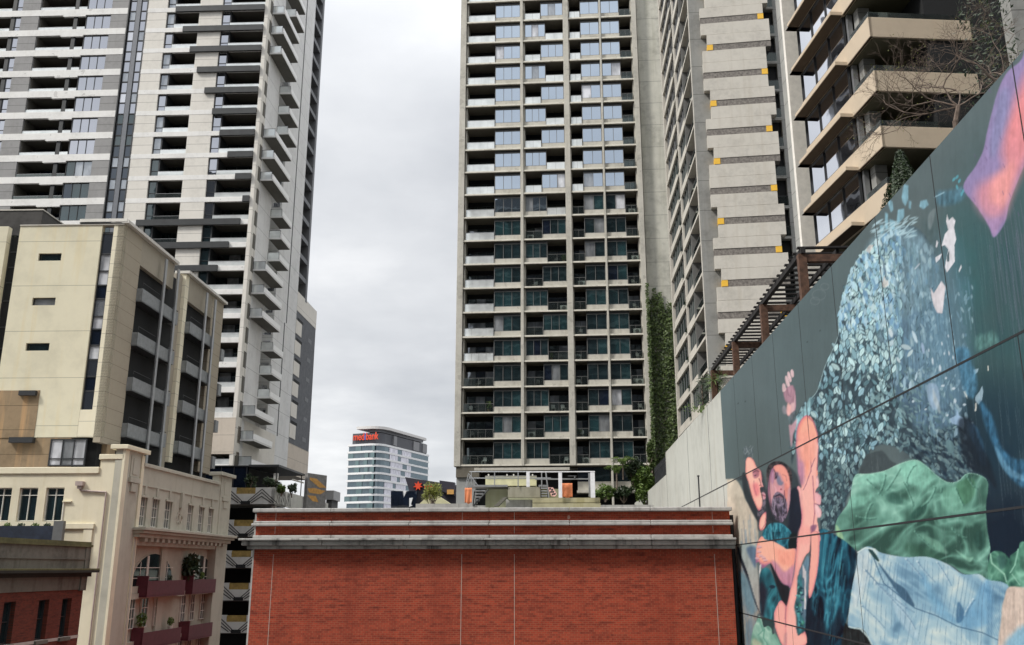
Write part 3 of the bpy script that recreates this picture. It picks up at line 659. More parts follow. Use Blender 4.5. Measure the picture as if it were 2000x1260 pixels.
for zt,cols in ((23.2,0),(20.05,0),(16.95,0)):
    for a,b in ((4.65,10.85),(12.2,16.85)):
        m=MB(); m.box(sc_,a+.0,b,zt-.92,zt,.12,.20); m.box(sc_,a,a+.10,zt-.95,zt+.32,-.55,.22); m.box(sc_,a,b,zt-1.0,zt-.88,-.55,.20); m.build('maroon_balcony',MAR,CB)
# roof of the pier far end is done; drain pipe on the front
dr=thing('drainpipe',fc.P(.82,20,.06),'pale pink drainpipe with hopper head on the cream front wall','pipe')
PK=plain('pink_grey_paint',(.42,.34,.31),.6)
m=MB(); m.box(fc,2.25,2.70,28.80,29.06,0,.30); m.box(fc,2.35,2.6,28.62,28.8,.02,.22); m.build('hopper',PK,dr)
MB().tube([fc.P(2.45,28.62,.08),fc.P(2.38,28.52,.08),fc.P(.83,28.42,.08),fc.P(.83,16,.08)],.055,8).build('pipe',PK,dr)
# planter on the roof terrace of the red building
pf=Face(219,55.0,perp(1085))
NAV=plain('navy_planter',(.018,.026,.045),.5,var=.3,scale=2)
pl=thing('planter_box',pf.P(5,25.4),'long navy planter box with small plants in front of the cream building windows','planter')
a0,z0=pf.at(0,1053); a1,z1=pf.at(104,1027); PLZ=z1
Bx(pl,'trough',pf,a1,9.5,z0-.6,z1,-.5,0,NAV); Bx(pl,'soil',pf,a1+.05,9.4,z1-.08,z1-.03,-.45,-.05,STN2)
pb=thing('terrace_screen',pf.P(3.7,25),'short grey metal screen at the end of the navy planter box','screen')
b0,_=pf.at(121,1050); Bx(pb,'panel',pf,b0,a1-.02,z0-.6,z1+.28,-.25,.03,plain('grey_screen_metal',(.13,.135,.135),.5))
# ================================================================== YELLOW APARTMENTS above and behind
YW=concrete('yellow_render',(.74,.69,.52),.07,.85,.45,fine=.9,stain=(.6,.52,.36),joint=(40.53,3.44,.035))
YP=concrete('pale_yellow_panels',(.80,.74,.57),.04,.85,.10,stain=(.6,.52,.36),joint=(32.9,1.06,.03))
TS=concrete('taupe_panels',(.375,.33,.255),.06,.85,.15,joint=(32.9,1.06,.03),stain=(.6,.55,.5))
TS2=concrete('taupe_render',(.36,.325,.26),.06,.85,.2)
BRN=concrete('brown_render',(.30,.22,.135),.15,.85,.8,joint=(31.65,1.72,.04),stain=(1.2,1.0,.8))
fy=Face(166,64,perp(1060)); sy=Face(166,64,1060)
YB=thing('yellow_building',fy.P(4,0),'pale yellow apartment block with grey balconies, behind the cream building','building')
Bx(YB,'core',fy,.4,14,20,48.0,-22,-.5,VOID)
# front
m=MB(); slots=[(4.5,6.22,45.92,46.5),(4.5,6.22,42.5,43.08),(4.5,6.22,39.1,39.67)]
z=32.85; 
mm=MB()
for (a,b,c_,d_) in sorted(slots,key=lambda s:s[2]):
    mm.box(fy,1.68,7.9,z,c_,-.45,0); mm.box(fy,1.68,a,c_,d_,-.45,0); mm.box(fy,b,7.9,c_,d_,-.45,0); z=d_
mm.box(fy,1.68,7.9,z,48.68,-.45,0); mm.build('render_wall',YW,YB)
for (a,b,c_,d_) in slots: window(YB,fy,a,b,c_,d_,-.18,1,FRAME,[G_DARK if c_>45 or c_<40 else G_BLIND],name='slot_window',fw=.06)
Bx(YB,'brown_wall',fy,2.05,14,28,32.84,-.45,-.02,BRN); Bx(YB,'brown_bay',fy,4.72,14,32.83,36.2,.0,.03,BRN)
Bx(YB,'panel_lip',fy,0,7.92,48.68,48.76,-.5,.06,C4)
Bx(YB,'corner_panels',fy,0.0,.80,32.85,48.78,-.5,.0,YP)
Bx(YB,'strip_back',fy,.8,1.68,32.9,48.2,-.5,-.24,FRAME)
zs=[34.81,36.16,37.21,38.45,39.5,40.7,41.66,42.99,44.03,45.12,46.45,48.05]; kinds=[G_SKY2,G_NAVY,G_SKY2,G_CURT,G_NAVY,G_CURT,G_WHITE,G_NAVY,G_CURT,G_CURT,G_SKY2]
for a,b,kd in zip(zs,zs[1:],kinds): window(YB,fy,.84,1.64,a,b,-.16,1,FRAME,[kd],name='stair_window',fw=.05)
Bx(YB,'strip_base',fy,.80,1.675,32.86,34.80,-.4,-.01,YP)
Bx(YB,'left_wing',fy,8.8,14,28,48.66,-.5,.02,YW)
for a,b,kd in zip([30,33,36.2,38,39.4,41,43,44.4,45.6,46.8],[33,36.2,38,39.4,41,43,44.4,45.6,46.8,48.15],[G_DARK,G_DARK,G_TEAL,G_DARK,G_DARK,G_DARK,G_BLIND,G_TEAL,G_BLIND,G_DARK]): window(YB,fy,7.95,8.76,a,b,-.5,1,FRAME,[kd],name='stair_window',fw=.05)
window(YB,fy,.86,3.44,30.84,32.72,.08,3,FRAME,[G_CURT,G_BLIND,G_CURT],name='wide_window',horiz=.27,fw=.08)
Bx(YB,'vent_box',fy,4.6,6.3,32.45,32.83,.0,.35,FRAME); Bx(YB,'vent_box',fy,4.9,6.1,35.8,36.15,.03,.3,FRAME)
Bx(YB,'return_panel',fy,.0,.8,29.4,32.6,-2.5,-1.2,BRN)
# roof plates and plant room
m=MB(); m.box(fy,-.18,3.4,48.9,49.14,-.9,.12); m.build('roof_edge',plain('white_roof_edge',(.72,.70,.64),.6),YB)
MB().box(fy,.21,3.4,48.80,48.855,-.9,.10).build('roof_soffit',FRAME,YB)
gp,_z=fy.at(80,413); 
pm=MB(); pr=Face(80,69,perp(1060)); ul,zl_=pr.at(0,414); ur,zr=pr.at(84,411); pm.box(pr,ur,ur+14,46,zr,-6,0); pm.build('plant_room',concrete('dark_plant_room',(.075,.072,.068),.25,.9,.5),YB)
pe=MB(); pe.box(pr,ur-.05,ur+14,zr+.005,zr+.10,-6.05,.05); pe.build('plant_room_edge',C4,YB)
# side: first wing
def wing(u0,u1,ztop,first):
    lp=3.15 if first else .75
    Bx(YB,'side_panels',sy,u0,u0+lp,32.5,ztop-.02,-.5,0.0,TS if first else YP)
    Bx(YB,'side_head',sy,u0+lp,u1,46.6,ztop,-.5,-.02,TS2)
    a=u0+lp; b=u1-(.2 if first else 3.1)
    if not first: Bx(YB,'side_panels',sy,b,u1,32.4,ztop-.02,-.5,.0,TS)
    Bx(YB,'bay_back',sy,a,b,26,46.59,-1.0,-.7,FRAME)
    m=MB(); m.hexa([sy.P(u0-.1,ztop+.02,-1),sy.P(u1+.15,ztop+.02,-1),sy.P(u1+.15,ztop+.02,.32),sy.P(u0-.1,ztop+.02,.32)],[sy.P(u0-.1,ztop+.26,-1),sy.P(u1+.15,ztop+.26,-1),sy.P(u1+.15,ztop+.26,.32),sy.P(u0-.1,ztop+.26,.32)]); m.build('side_roof_edge',plain('pale_roof_edge_'+str(first),(.62,.60,.55),.6),YB)
    GB='grey_balcony'; gmt=MAT.get(GB) or plain(GB,(.23,.245,.25),.5,0,var=.12)
    for i,z in enumerate((43.63,40.17,36.72,33.27,29.8)):
        m=MB(); e_=b+ (2.6 if first else 1.2)
        m.box(sy,a-.05,b+.1,z,z+1.05,.38,.45); m.box(sy,a-.05,a+.02,z,z+1.05,-.3,.44); m.box(sy,a-.05,b+.1,z,z+.10,-.5,.45)
        bo=m.build('balcony',gmt,YB)
        MB().box(sy,a,b,z-.02,z-.005,-.4,.4).build('balcony_soffit',FRAME,bo)
        w1=(b-a)*.50
        window(YB,sy,a+.05,a+w1,z+.4,z+3.0 if i else z+2.9,-.55,2,FRAME,[G_DARK,G_BLIND if i in(0,2) else G_DARK],name='balcony_window',fw=.06)
        window(YB,sy,a+w1+.5,b-.1,z+.4,z+2.9,-.55,2,FRAME,[G_DARK],name='balcony_window',fw=.06)
        r=MB(); r.box(sy,a+.0,a+w1,z+1.50,z+1.53,.40,.43); r.box(sy,a,a+.03,z+1.3,z+1.5,.40,.43); r.build('rail',FRAME,bo)
    for q in ((.52,.62),(.93,1.0)) if first else ((.48,.60),(.86,.97)):
        Bx(YB,'vertical_fin',sy,a+(b-a)*q[0],a+(b-a)*q[0]+.34,26.5,48.2,.50,.62,METAL)
wing(0,9.6,48.78,True); wing(12.2,21.9,48.82,False)
Bx(YB,'light_well',sy,9.65,12.15,26,47.6,-3.2,-2.4,TS2); Bx(YB,'well_wall',sy,11.4,12.15,26,48.6,-2.4,-.3,TS2)
for i,z in enumerate((44.9,41.5,38.0,34.6)):
    Bx(YB,'corner_balcony',sy,9.65,10.9,z-1.1,z,-.45,.15,MAT['grey_balcony']); Bx(YB,'balcony_top_rail',sy,9.65,10.9,z+.1,z+.16,.05,.12,FRAME)
    Bx(YB,'corner_balcony',sy,21.92,22.7,z-1.6,z-.5,-.45,.15,MAT['grey_balcony'])
# ================================================================== ZIGZAG CAR PARK below the left tower
ZG=concrete('carpark_precast',(.60,.60,.565),.10,.85,.3,stain=(.4,.4,.36)); MUS=plain('mustard_panel',(.33,.23,.07),.7,var=.25); ZD=plain('zigzag_line',(.03,.03,.03),.8)
f6=Face(526,92,perp(1090)); s6=Face(526,92,1090)
CP=thing('car_park',f6.P(3,0),'car park with black zigzag lines and mustard panels, right of the cream building','building')
Bx(CP,'core',f6,.2,14,0,30,-26,-4,VOID)
for i,zt in enumerate((31.73,28.60,25.66,22.62,19.64)):
    zb=zt-1.62
    Bx(CP,'floor_slab',f6,0,14,zb-.1,zb+.12,-4,-.4,concrete('deck_%d'%i,(.2,.2,.19),.1,.9,.1))
    shift=0 if i%2==0 else 1.9
    m=MB(); m.box(f6,-.0,1.9,zb+(.0),zt,-.3,0); m.box(f6,1.9,3.85,zb+.0,zt-.62,-.3,0); m.box(f6,3.85,14,zb,zt,-.3,0); 
    po=m.build('parapet',ZG,CP)
    Bx(CP,'mustard_board',f6,1.92,3.83,zt-.61,zt-.02,-.26,-.06,MUS)
    Bx(CP,'wheel_stop_void',f6,2.35,3.3,zb-.02,zb+.30,.002,.03,VOID) if True else 0
    l=MB()
    def seg6(a,b):
        (u0,z0),(u1,z1)=a,b; t=.05; l.prism(f6,[(u0,z0-t),(u1,z1-t),(u1,z1+t),(u0,z0+t)],0.001,.02)
    for c in (1.25+0,4.55,7.9):
        for o_,h in ((0,1.45),(.28,1.12),(.55,.75)):
            seg6((c-1.55+o_,zb+.12),(c,zb+h)); seg6((c,zb+h),(c+1.55-o_,zb+.12))
    l.build('zigzag_lines',ZD,CP)
    Bx(CP,'column',f6,.1,.5,zt,zt+1.5,-1.4,-1.0,ZG); Bx(CP,'column',f6,5.6,6.0,zt,zt+1.5,-1.4,-1.0,ZG)
    Bx(CP,'side_parapet',s6,.0,22,zb,zt-.1,-.3,0.0,ZG)
sl=MB()
for a in (.8,2.4,4.1):
    for o_ in (0,.5): 
        sl.prism(s6,[(a+o_,30.2),(a+o_+.09,30.2),(a+o_+.7,31.5),(a+o_+.62,31.5)],.001,.02); sl.prism(s6,[(a+o_+.62,31.5),(a+o_+.71,31.5),(a+o_+1.3,30.2),(a+o_+1.2,30.2)],.021,.03)
sl.build('zigzag_lines',ZD,CP)
# glass pavilion and dark canopies on its deck
gb=thing('glass_pavilion',f6.P(4.4,31.8),'dark navy glazed box on the car park deck under the left tower','kiosk')
m=MB().box(f6,3.06,9.5,31.8,33.87,-5,-.6).build('glazed_wall',G_NAVY,gb); MB().box(f6,3.0,9.5,33.875,33.97,-5,-.5).build('roof',FRAME,gb)
fr6=MB(); 
for u in (3.1,4.4,5.7): fr6.box(f6,u,u+.06,31.8,33.87,-.6,-.56)
fr6.build('mullions',FRAME,gb)
cn=thing('deck_canopy',s6.P(5,33.7),'flat dark canopy roof with white tube light over the car park deck','canopy')
MB().box(s6,.6,10.4,33.85,34.05,-3.0,.1).build('roof_plate',FRAME,cn)
MB().bar(s6.P(6.4,33.1,-.2),s6.P(10.3,33.1,.0),.09,None,8).build('white_tube',WHITEF,cn)
MB().box(s6,.9,10.3,31.4,33.8,-3.2,-3.0).build('back_wall',VOID,cn)
for u in (1.0,10.2): MB().bar(s6.P(u,31.5,-.2),s6.P(u,33.9,-.2),.06).build('post',FRAME,cn)
og=Face(591.4,102.5,1900)
OR=plain('orange_pattern',(.62,.34,.10),.7,var=.15); OG=plain('grey_pattern_panel',(.23,.225,.22),.7,var=.2)
op=thing('orange_pattern_screen',og.P(0,30),'grey screen panel painted with orange zigzag shapes beside the deck canopy','screen')
ua,za=og.at(601.7,923.7); ub,zb_=og.at(638.3,936.5)
MB().box(og,ua,ub,28,za,-.4,0).build('panel',OG,op)
W_=ub-ua; HH=4.0
sh=MB()
for q in ([(.1,.62),(.45,.60),(1.0,.12+.02),(.62,.10),(.1,.5)],[(0.02,-.30+.28),(.35,.05),(.95,-.05),(.7,-.28),(.12,-.26)],[(.02,-.42),(.45,-.40),(.62,-.75),(.3,-.72)]):
    zt_=za-.3-1.35
    sh.prism(og,[(ua+W_*x,zt_+y*1.9) for x,y in q],.002,.02)
sh.build('orange_shapes',OR,op)
bl=thing('rooftop_box',(og.P(ub-ua+3,30)),'small white and grey rooftop plant box right of the orange screen','plant room')
q=Face(610,130,perp(1090)); a0,_=q.at(637,960); a1,_=q.at(652,960); _,zt=q.at(640,958); _,zm=q.at(640,976)
MB().box(q,a0,a1,zm,zt,-4,0).build('upper_box',concrete('pale_box',(.42,.42,.42),.1,.85,.2),bl); MB().box(q,a0,a1+.3,24,zm-.01,-4,-.3).build('lower_box',concrete('dark_box',(.12,.12,.12),.1,.85,.2),bl)
# parked car seen in the opening
def car(loc,rz,label,paint):
    T=thing('parked_car',loc,label,'car'); 
    c,s=math.cos(rz),math.sin(rz)
    def tr(x,y,z): return (loc[0]+c*x-s*y,loc[1]+s*x+c*y,loc[2]+z)
    prof=[(-2.1,.35),(-2.15,.8),(-1.3,.95),(-.7,1.42),(.8,1.45),(1.5,1.0),(2.1,.9),(2.12,.35)]
    m=MB(); n=len(prof); i=0
    for y,ins in ((-.82,0),(.82,0)):
        m.v+=[tr(x,y*(1 if z<1 else .82),z) for x,z in prof]
    m.f+=[tuple(range(n)),tuple(range(2*n-1,n-1,-1))]+[(k,(k+1)%n,n+(k+1)%n,n+k) for k in range(n)]
    m.build('body',paint,T,bevel=.06)
    g=MB(); g.quad(tr(-1.22,-.66,1.0),tr(-1.22,.66,1.0),tr(-.74,.6,1.385),tr(-.74,-.6,1.385)); 
    gq=g.build('windscreen',G_DARK,T,fix=False); gq.location=(-.02*c,-.02*s,.02)
    for y in (-.55,.55): MB().bar(tr(-2.18,y-.16,.66),tr(-2.18,y+.16,.66),.08,None,8).build('headlight',WHITEF,T)
    for x in (-1.35,1.35):
        for y in (-.84,.70): MB().bar(tr(x,y,.33),tr(x,y+.14,.33),.33,None,18).build('wheel',FRAME,T)
    return T
pc=f6.P(3.0,19.65+.0,-2.6); car((pc[0],pc[1],21.12),R(92),'small dark car parked behind the mustard panel in the car park',plain('car_paint',(.06,.06,.065),.25,.3,spec=.6))
# ================================================================== FAR OFFICE with lettering
def rounded(F1u,F2u,cx_,cy_,d1,d2,r,n=8):
    """plan outline: along d1 (left), rounded corner, along d2 (right)"""
    A=np.array([cx_,cy_]); p=[A+d1*F1u]
    s1_=A+d1*r; s2_=A+d2*r
    for i in range(n+1):
        t=i/n; q=(1-t)**2*s1_+2*t*(1-t)*A+t*t*s2_; p.append(q)
    p.append(A+d2*F2u); p.append(A+d2*F2u+d1*F1u); return p
YM=430.0
mR=Face(733,YM,1740); mL=Face(733,YM,perp(1740))
def off(poly,e):
    c=sum(poly)/len(poly); return [(float(p[0]+(p-c)[0]/np.linalg.norm(p-c)*e),float(p[1]+(p-c)[1]/np.linalg.norm(p-c)*e)) for p in poly]
uR,_=mR.at(838,880); uL,_=mL.at(679,880)
MBk=thing('office_building',mR.P(0,0),'distant white banded office building with red lettering on its dark crown','building')
pl_=rounded(uL,uR,float(mR.o[0]),float(mR.o[1]),mL.d,mR.d,7.0)
_,zt0=mR.at(742,866)
zs=[mR.at(742,820+y/7)[1] for y in (315,430,520,615,715,810,905,1010,1110)]
per=(zs[0]-zs[-1])/8
WB=plain('white_spandrel',(.80,.80,.80),.5)
MG=glass('office_glass',.20,(.58,.70,.78),(.03,.05,.06),wave=.0,wscale=.1); LIL=glass('lilac_glass',.30,(.9,.9,.97),(.50,.48,.54),wave=0)
MB().slab(off(pl_,-.6),0,zs[0]).build('glazing',MG,MBk)
for i in range(14):
    z=zs[0]-per*i
    MB().slab(off(pl_,.15),z-.95,z+.0).build('white_band',WB,MBk)
# pale panels on the right face, dark windows between
rnd=random.Random(3)
lilac=MB(); dk=MB()
for i in range(9):
    z0=zs[0]-per*(i+1)+.02; z1=zs[0]-per*i-.97; u=9+rnd.random()*3 if i<5 else 6
    while u<uR-3:
        wdt=rnd.choice([6,8,10,12]); lilac.box(mR,u,min(u+wdt,uR-1.5),z0,z1,-.5,-.25); u+=wdt+rnd.choice([3,4.5])
    u=3
    while u<abs(uL)-2:
        wdt=rnd.choice([1.2,2,3]); s_=1 if uL>0 else -1
        dk.box(mL,s_*u,s_*(u+wdt),z0,z1,-.6,-.25); u+=wdt+rnd.choice([1.2,2.5,4,6])
lilac.build('pale_panels',LIL,MBk); dk.build('dark_windows',G_TEAL,MBk)
_,zc=mR.at(742,846)
cr_=plain('dark_crown',(.085,.088,.10),.5); 
pc_=rounded(uL-1.3,uR-2,float(mR.o[0]),float(mR.o[1]),mL.d,mR.d,7.0)
MB().slab(off(pc_,-1.0),zs[0]+.02,zc+.6).build('crown_wall',cr_,MBk)
pu=rounded((abs(uL)-9)*(1 if uL>0 else -1),uR-5,float(mR.o[0]),float(mR.o[1]),mL.d,mR.d,7.0)
_,zu=mR.at(742,836)
MB().slab(off(pu,-1.6),zc+1.01,zu).build('upper_crown',plain('grey_crown',(.13,.13,.14),.5),MBk)
MB().slab(off(rounded((abs(uL)-5)*(1 if uL>0 else -1),uR-4,float(mR.o[0]),float(mR.o[1]),mL.d,mR.d,9.0),.6),zu+.02,zu+1.3).build('roof_plate',plain('pale_roof',(.66,.64,.62),.6),MBk)
for a,b in ((.26*uR,.32*uR),(.66*uR,.78*uR),(.86*uR,.95*uR)): Bx(MBk,'crown_panel',mR,a,b,zs[0]+.4,zc+.4,-2.5,.1,plain('light_grey_panel',(.24,.24,.25),.5))
def text(T,s,F,u,z,size,mat,d,flip=1,name='lettering',sx=1.0,parent=None):
    cu=bpy.data.curves.new(name,'FONT'); cu.body=s; cu.size=size; cu.extrude=size*.04; cu.offset=size*.008
    to=bpy.data.objects.new(name,cu); COL.objects.link(to); bpy.context.view_layer.update()
    me=bpy.data.meshes.new_from_object(to.evaluated_get(bpy.context.evaluated_depsgraph_get())); bpy.data.objects.remove(to); 
    lo=parent_loc(T)
    for v in me.vertices:
        x,y,zz__=v.co; q=F.P(u+flip*x*sx,z+y,d+zz__); v.co=(q[0]-lo[0],q[1]-lo[1],q[2]-lo[2])
    me.materials.clear(); me.materials.append(mat); o=bpy.data.objects.new(name,me); COL.objects.link(o); o.parent=T
    xs=[v.co.x for v in me.vertices]; return o
RED=plain('red_letter',(.80,.085,.035),.5,var=.02); BLU=plain('blue_letter',(.16,.20,.75),.5,var=.02)
fl=1 if mL.d[0]>0 else -1
ul0,zl0=mL.at(690,860.5,.2)
def textw(s,size):
    cu=bpy.data.curves.new('t','FONT'); cu.body=s; cu.size=size; o=bpy.data.objects.new('t',cu); COL.objects.link(o); bpy.context.view_layer.update(); w=o.dimensions.x; bpy.data.objects.remove(o); return w
ul1,_=mL.at(738,861,.2); tot=abs(ul1-ul0)
ws_=[textw('med',4.9),textw('i',4.9),textw('bank',4.9)]; gap=.55; k_=tot/(sum(ws_)+2*gap)
text(MBk,'med',mL,ul0,zl0,4.9,RED,.25,fl,sx=k_); text(MBk,'i',mL,ul0+fl*k_*(ws_[0]+gap),zl0,4.9,BLU,.25,fl,sx=k_); text(MBk,'bank',mL,ul0+fl*k_*(ws_[0]+ws_[1]+2*gap),zl0,4.9,RED,.25,fl,sx=k_)
# ---- dark office with the red star in front of it
nF=Face(795,200,perp(1040))
def pt(F,pts): return [F.at(*p) for p in pts]
NB=thing('dark_office',nF.P(-6,0),'black angular office building with a red star, right of the distant white banded tower','building')
DKP=plain('black_cladding',(.045,.043,.055),.45)
_a=nF.at(815,1005)[0]; _b=nF.at(895,1005)[0]; MB().box(nF,min(_a,_b),max(_a,_b),0,nF.at(850,1000)[1],-12,-.1).build('base',DKP,NB)
MB().prism(nF,pt(nF,[(791,932),(895,948),(895,1010),(815,1010)]),-12,0).build('angled_wall',DKP,NB)
MB().prism(nF,pt(nF,[(765,960),(788,960),(790,973),(797,960),(816,960),(813,1000),(765,1000)]),-8,1.2).build('blue_glass_front',G_NAVY,NB)
MB().prism(nF,pt(nF,[(788,960),(795,960),(790,973)]),-7,1.1).build('white_gable',WB,NB); MB().prism(nF,pt(nF,[(801,974),(808,973),(804,986),(807,988),(801,991)]),1.2,1.4).build('white_shape',WB,NB)
MB().prism(nF,pt(nF,[(860,940),(890,944),(890,970),(862,960)]),.1,2).build('dark_canopy',DKP,NB)
c_,zc_=nF.at(817,949.5); sp=[]
for i in range(14):
    r_=(1.05 if i%2==0 else .48); t=math.pi*2*i/14+math.pi/2; sp.append((c_+r_*math.cos(t),zc_+r_*math.sin(t)))
MB().prism(nF,sp,.05,.5).build('red_star',RED,NB)
u_,z_=nF.at(828,953); text(NB,'reb',nF,u_,z_-.3,1.6,RED,.2,1 if nF.d[0]>0 else -1)
MB().prism(nF,pt(nF,[(875,958),(888,958),(888,967),(875,967)]),2.1,2.4).build('orange_sign',OR,NB)
# ================================================================== ROOFTOP THINGS behind the brick parapet
rf=Face(1000,66,perp(1099))
sx_=1 if rf.d[0]>0 else -1
def R_(px,py,d=0): return rf.at(px,py,d)
def rbox(T,name,x0,y0,x1,y1,dep,mat,d=0,parent=None,bevel=0):
    a,zb=R_(x0,y1,d); b,zt=R_(x1,y0,d); return MB().box(rf,a,b,zb,zt,d-dep,d).build(name,mat,parent or T,bevel=bevel)
OLV=concrete('mossy_render',(.34,.345,.23),.15,.9,.9,stain=(.4,.42,.28)); OLV2=concrete('lichened_render',(.40,.37,.24),.15,.9,.8,stain=(.4,.38,.25))
GRC=concrete('dirty_grey_render',(.40,.40,.38),.2,.9,1.1,stain=(.25,.25,.25)); CRM=plain('cream_tank_paint',(.66,.64,.40),.6)
rb=thing('roof_block',rf.P(R_(1000,990)[0],25),'lichen covered rendered roof block with sloping side behind the brick parapet','roof structure')
rbox(rb,'lower_wall',948,955,1100,1000,5,OLV,-.2); rbox(rb,'upper_wall',992,951,1055,972,4,concrete('brown_stained_render',(.30,.285,.225),.15,.9,.9),.3)
rbox(rb,'grey_wall',988,975,1042,1000,1,GRC,.15); rbox(rb,'ledge',992,972.5,1040,976,1.2,OLV,.5)
m=MB().prism(rf,[R_(966,990),R_(985,973),R_(992,973),R_(975,990)],.3,.9).build('sloping_coping',STN,rb)
rb2=thing('roof_block',rf.P(R_(1100,990)[0],25),'long low mossy parapet block right of the white frame','roof structure')
rbox(rb2,'upper_course',1040,972,1172,982,3,OLV2,1.0); rbox(rb2,'lower_course',1040,982.6,1173,1000,3.2,OLV2,1.2)
tk=thing('cream_duct',rf.P(R_(1000,950)[0],27),'long cream painted duct box behind the roof railing','duct')
rbox(tk,'box',948,930,1047,949,1.5,CRM,-1.2); rbox(tk,'lid',947.5,929,1048,931,1.6,GRC,-1.1)
for x in (954,990,1003,1040): rbox(tk,'vent_stub',x-1.2,926,x+1.2,929,.3,WHITEF,-1.6)
st_=thing('roof_walkway',rf.P(R_(950,950)[0],26),'galvanised roof walkway with handrail and a steep stair down on the left','walkway')
GS2=plain('walkway_steel',(.36,.37,.38),.45,.6)
rbox(st_,'deck',913,947,991,951,1.4,GS2,.4); rbox(st_,'deck',1052,947,1068,951,1.4,GS2,.4)
m=MB()
def rp_(px,py,d): a,z=R_(px,py,d); return rf.P(a,z,d)
for y in (921.5,934): m.bar(rp_(917,y,.4),rp_(1076,y,.4),.035)
m.build('handrail',GS2,st_)
for x in (920.5,966,1012,1058): MB().bar(rp_(x,921,.4),rp_(x,951,.4),.04).build('post',GS2,st_)
m=MB(); m.bar(rp_(954,956,.6),rp_(924,989,.6),.06); m.bar(rp_(927,958,.1),rp_(924,989,.1),.05); m.build('stair_string',FRAME,st_)
for i in range(5): rbox(st_,'tread',926+i*1.2,957+i*6.0,948-i*4.2,959.5+i*6.0,.7,GS2,.4)
m=MB()
for a,b in (((909,951),(915,925)),((915,925),(934,949)),((911,950),(918,930)),((922,932),(928,948))): m.bar(rp_(*a,.9),rp_(*b,.9),.03)
m.build('stair_handrail',GS2,st_)
lad=thing('roof_ladder',rf.P(R_(1068,960)[0],26),'dark metal ladder steps right of the stained roof block','ladder')
m=MB(); 
for x in (1056,1069): m.bar(rp_(x,950,.9),rp_(x+1,973,.9),.04)
m.build('side_rail',FRAME,lad)
for y in (954,959,964,969): MB().bar(rp_(1056,y,.9),rp_(1069,y,.9),.035).build('rung',GS2,lad)
MB().bar(rp_(1066,922,.9),rp_(1072,972,.9),.05).build('leaning_pole',GS2,lad)
fm_=thing('white_steel_frame',rf.P(R_(1100,950)[0],26),'white painted steel frame of three posts and a top beam on the roof','frame')
WS=plain('white_steel',(.74,.74,.76),.45)
rbox(fm_,'top_beam',1028,920,1162,922.6,.12,WS,1.4); rbox(fm_,'lower_beam',1045,934,1156,937,.10,METAL,.9)
for x0,x1,y1 in ((1028,1034.5,951),(1091,1097.5,972),(1154,1161.5,972)): rbox(fm_,'post',x0,922.7,x1,y1,.22,WS,1.4)
rbox(fm_,'rear_post',1150,924,1154,970,.2,METAL,.5)
cam_=thing('security_camera',rf.P(R_(1123,935)[0],27),'small dark dome camera hanging from the white frame','camera')
a_,z_=R_(1123,935,1.0); MB().bar(rf.P(a_,z_,1.0),rf.P(a_,z_+.16,1.0),.10,.04,10).build('dome',FRAME,cam_); MB().bar(rf.P(a_-sx_*.5,z_+.18,1.0),rf.P(a_+sx_*.1,z_+.18,1.0),.03).build('arm',FRAME,cam_)
def cloth(name,label,x0,y0,x1,y1,mat,cat,d=.6):
    a,zt=R_(x0,y0,d); b,_=R_(x1,y0,d); _,zb=R_(x0,y1,d); n=18; m=MB(); T=None
    rows=8; vs=[]
    me=bpy.data.meshes.new(name); V=[];Fc=[]
    for j in range(rows+1):
        for i in range(n+1):
            t=i/n; dd=d+.035*math.sin(t*13+j*.3+math.sin(t*5))*(0.25+j/rows); V.append(rf.P(a+(b-a)*t,zt+(zb-zt)*j/rows+(.05*math.sin(t*9) if j==rows else 0),dd))
    for j in range(rows):
        for i in range(n): q=j*(n+1)+i; Fc.append((q,q+1,q+n+2,q+n+1))
    me.from_pydata(V,[],Fc); me.materials.append(mat); me.polygons.foreach_set('use_smooth',[True]*len(me.polygons))
    o=bpy.data.objects.new(name,me); COL.objects.link(o); s=o.modifiers.new('thickness','SOLIDIFY'); s.thickness=.02
    return tag(o,label,cat)
ORC=plain('orange_cloth',(.70,.24,.11),.85,var=.12)
cloth('orange_cloth','orange cloth draped beside the stair at the left of the roof walkway',908,953,922,983,ORC,'cloth',1.0)
cloth('orange_cloth','bright orange cloth hanging from the white steel frame behind the middle post',1097,944,1118,972,ORC,'cloth',.5)
PKB=plain('pink_board',(.85,.50,.44),.6,var=.03)
pk=thing('pink_board',rf.P(R_(1080,960)[0],26.5),'tilted pale pink board with dark brush marks under the steel frame','board')
MB().prism(rf,[R_(1070,952,.9),R_(1080,952,.9),R_(1088,965,.9),R_(1084,970,.9),R_(1077,969,.9)],.85,.92).build('board',PKB,pk)
m=MB(); 
for x,y in ((1074,955),(1078,957),(1076,961),(1080,961),(1083,965),(1079,966)):
    a,z=R_(x,y,.92); m.box(rf,a-.05,a+.05,z-.06,z+.06,.921,.93); m.box(rf,a-.08,a-.05,z-.02,z+.09,.921,.93)
m.build('marks',ZD,pk)
Bx(T2,'podium_wall',rf,R_(888,960,-14)[0],R_(1330,960,-14)[0],20,R_(1000,987,-14)[1],-15,-14,GRC)
# antenna on the brick roof
an=thing('mast',fb.P(1.3,26,-2),'thin dark mast standing on the roof by the concrete wall','mast')
mu,mz=fb.at(1367,990,-3); _,mt=fb.at(1366,931,-3); MB().bar(fb.P(mu,26.3,-3),fb.P(mu,mt,-3),.035).build('pole',FRAME,an); MB().bar(fb.P(mu,mt,-3),fb.P(mu,mt+.06,-3),.06).build('tip',FRAME,an)
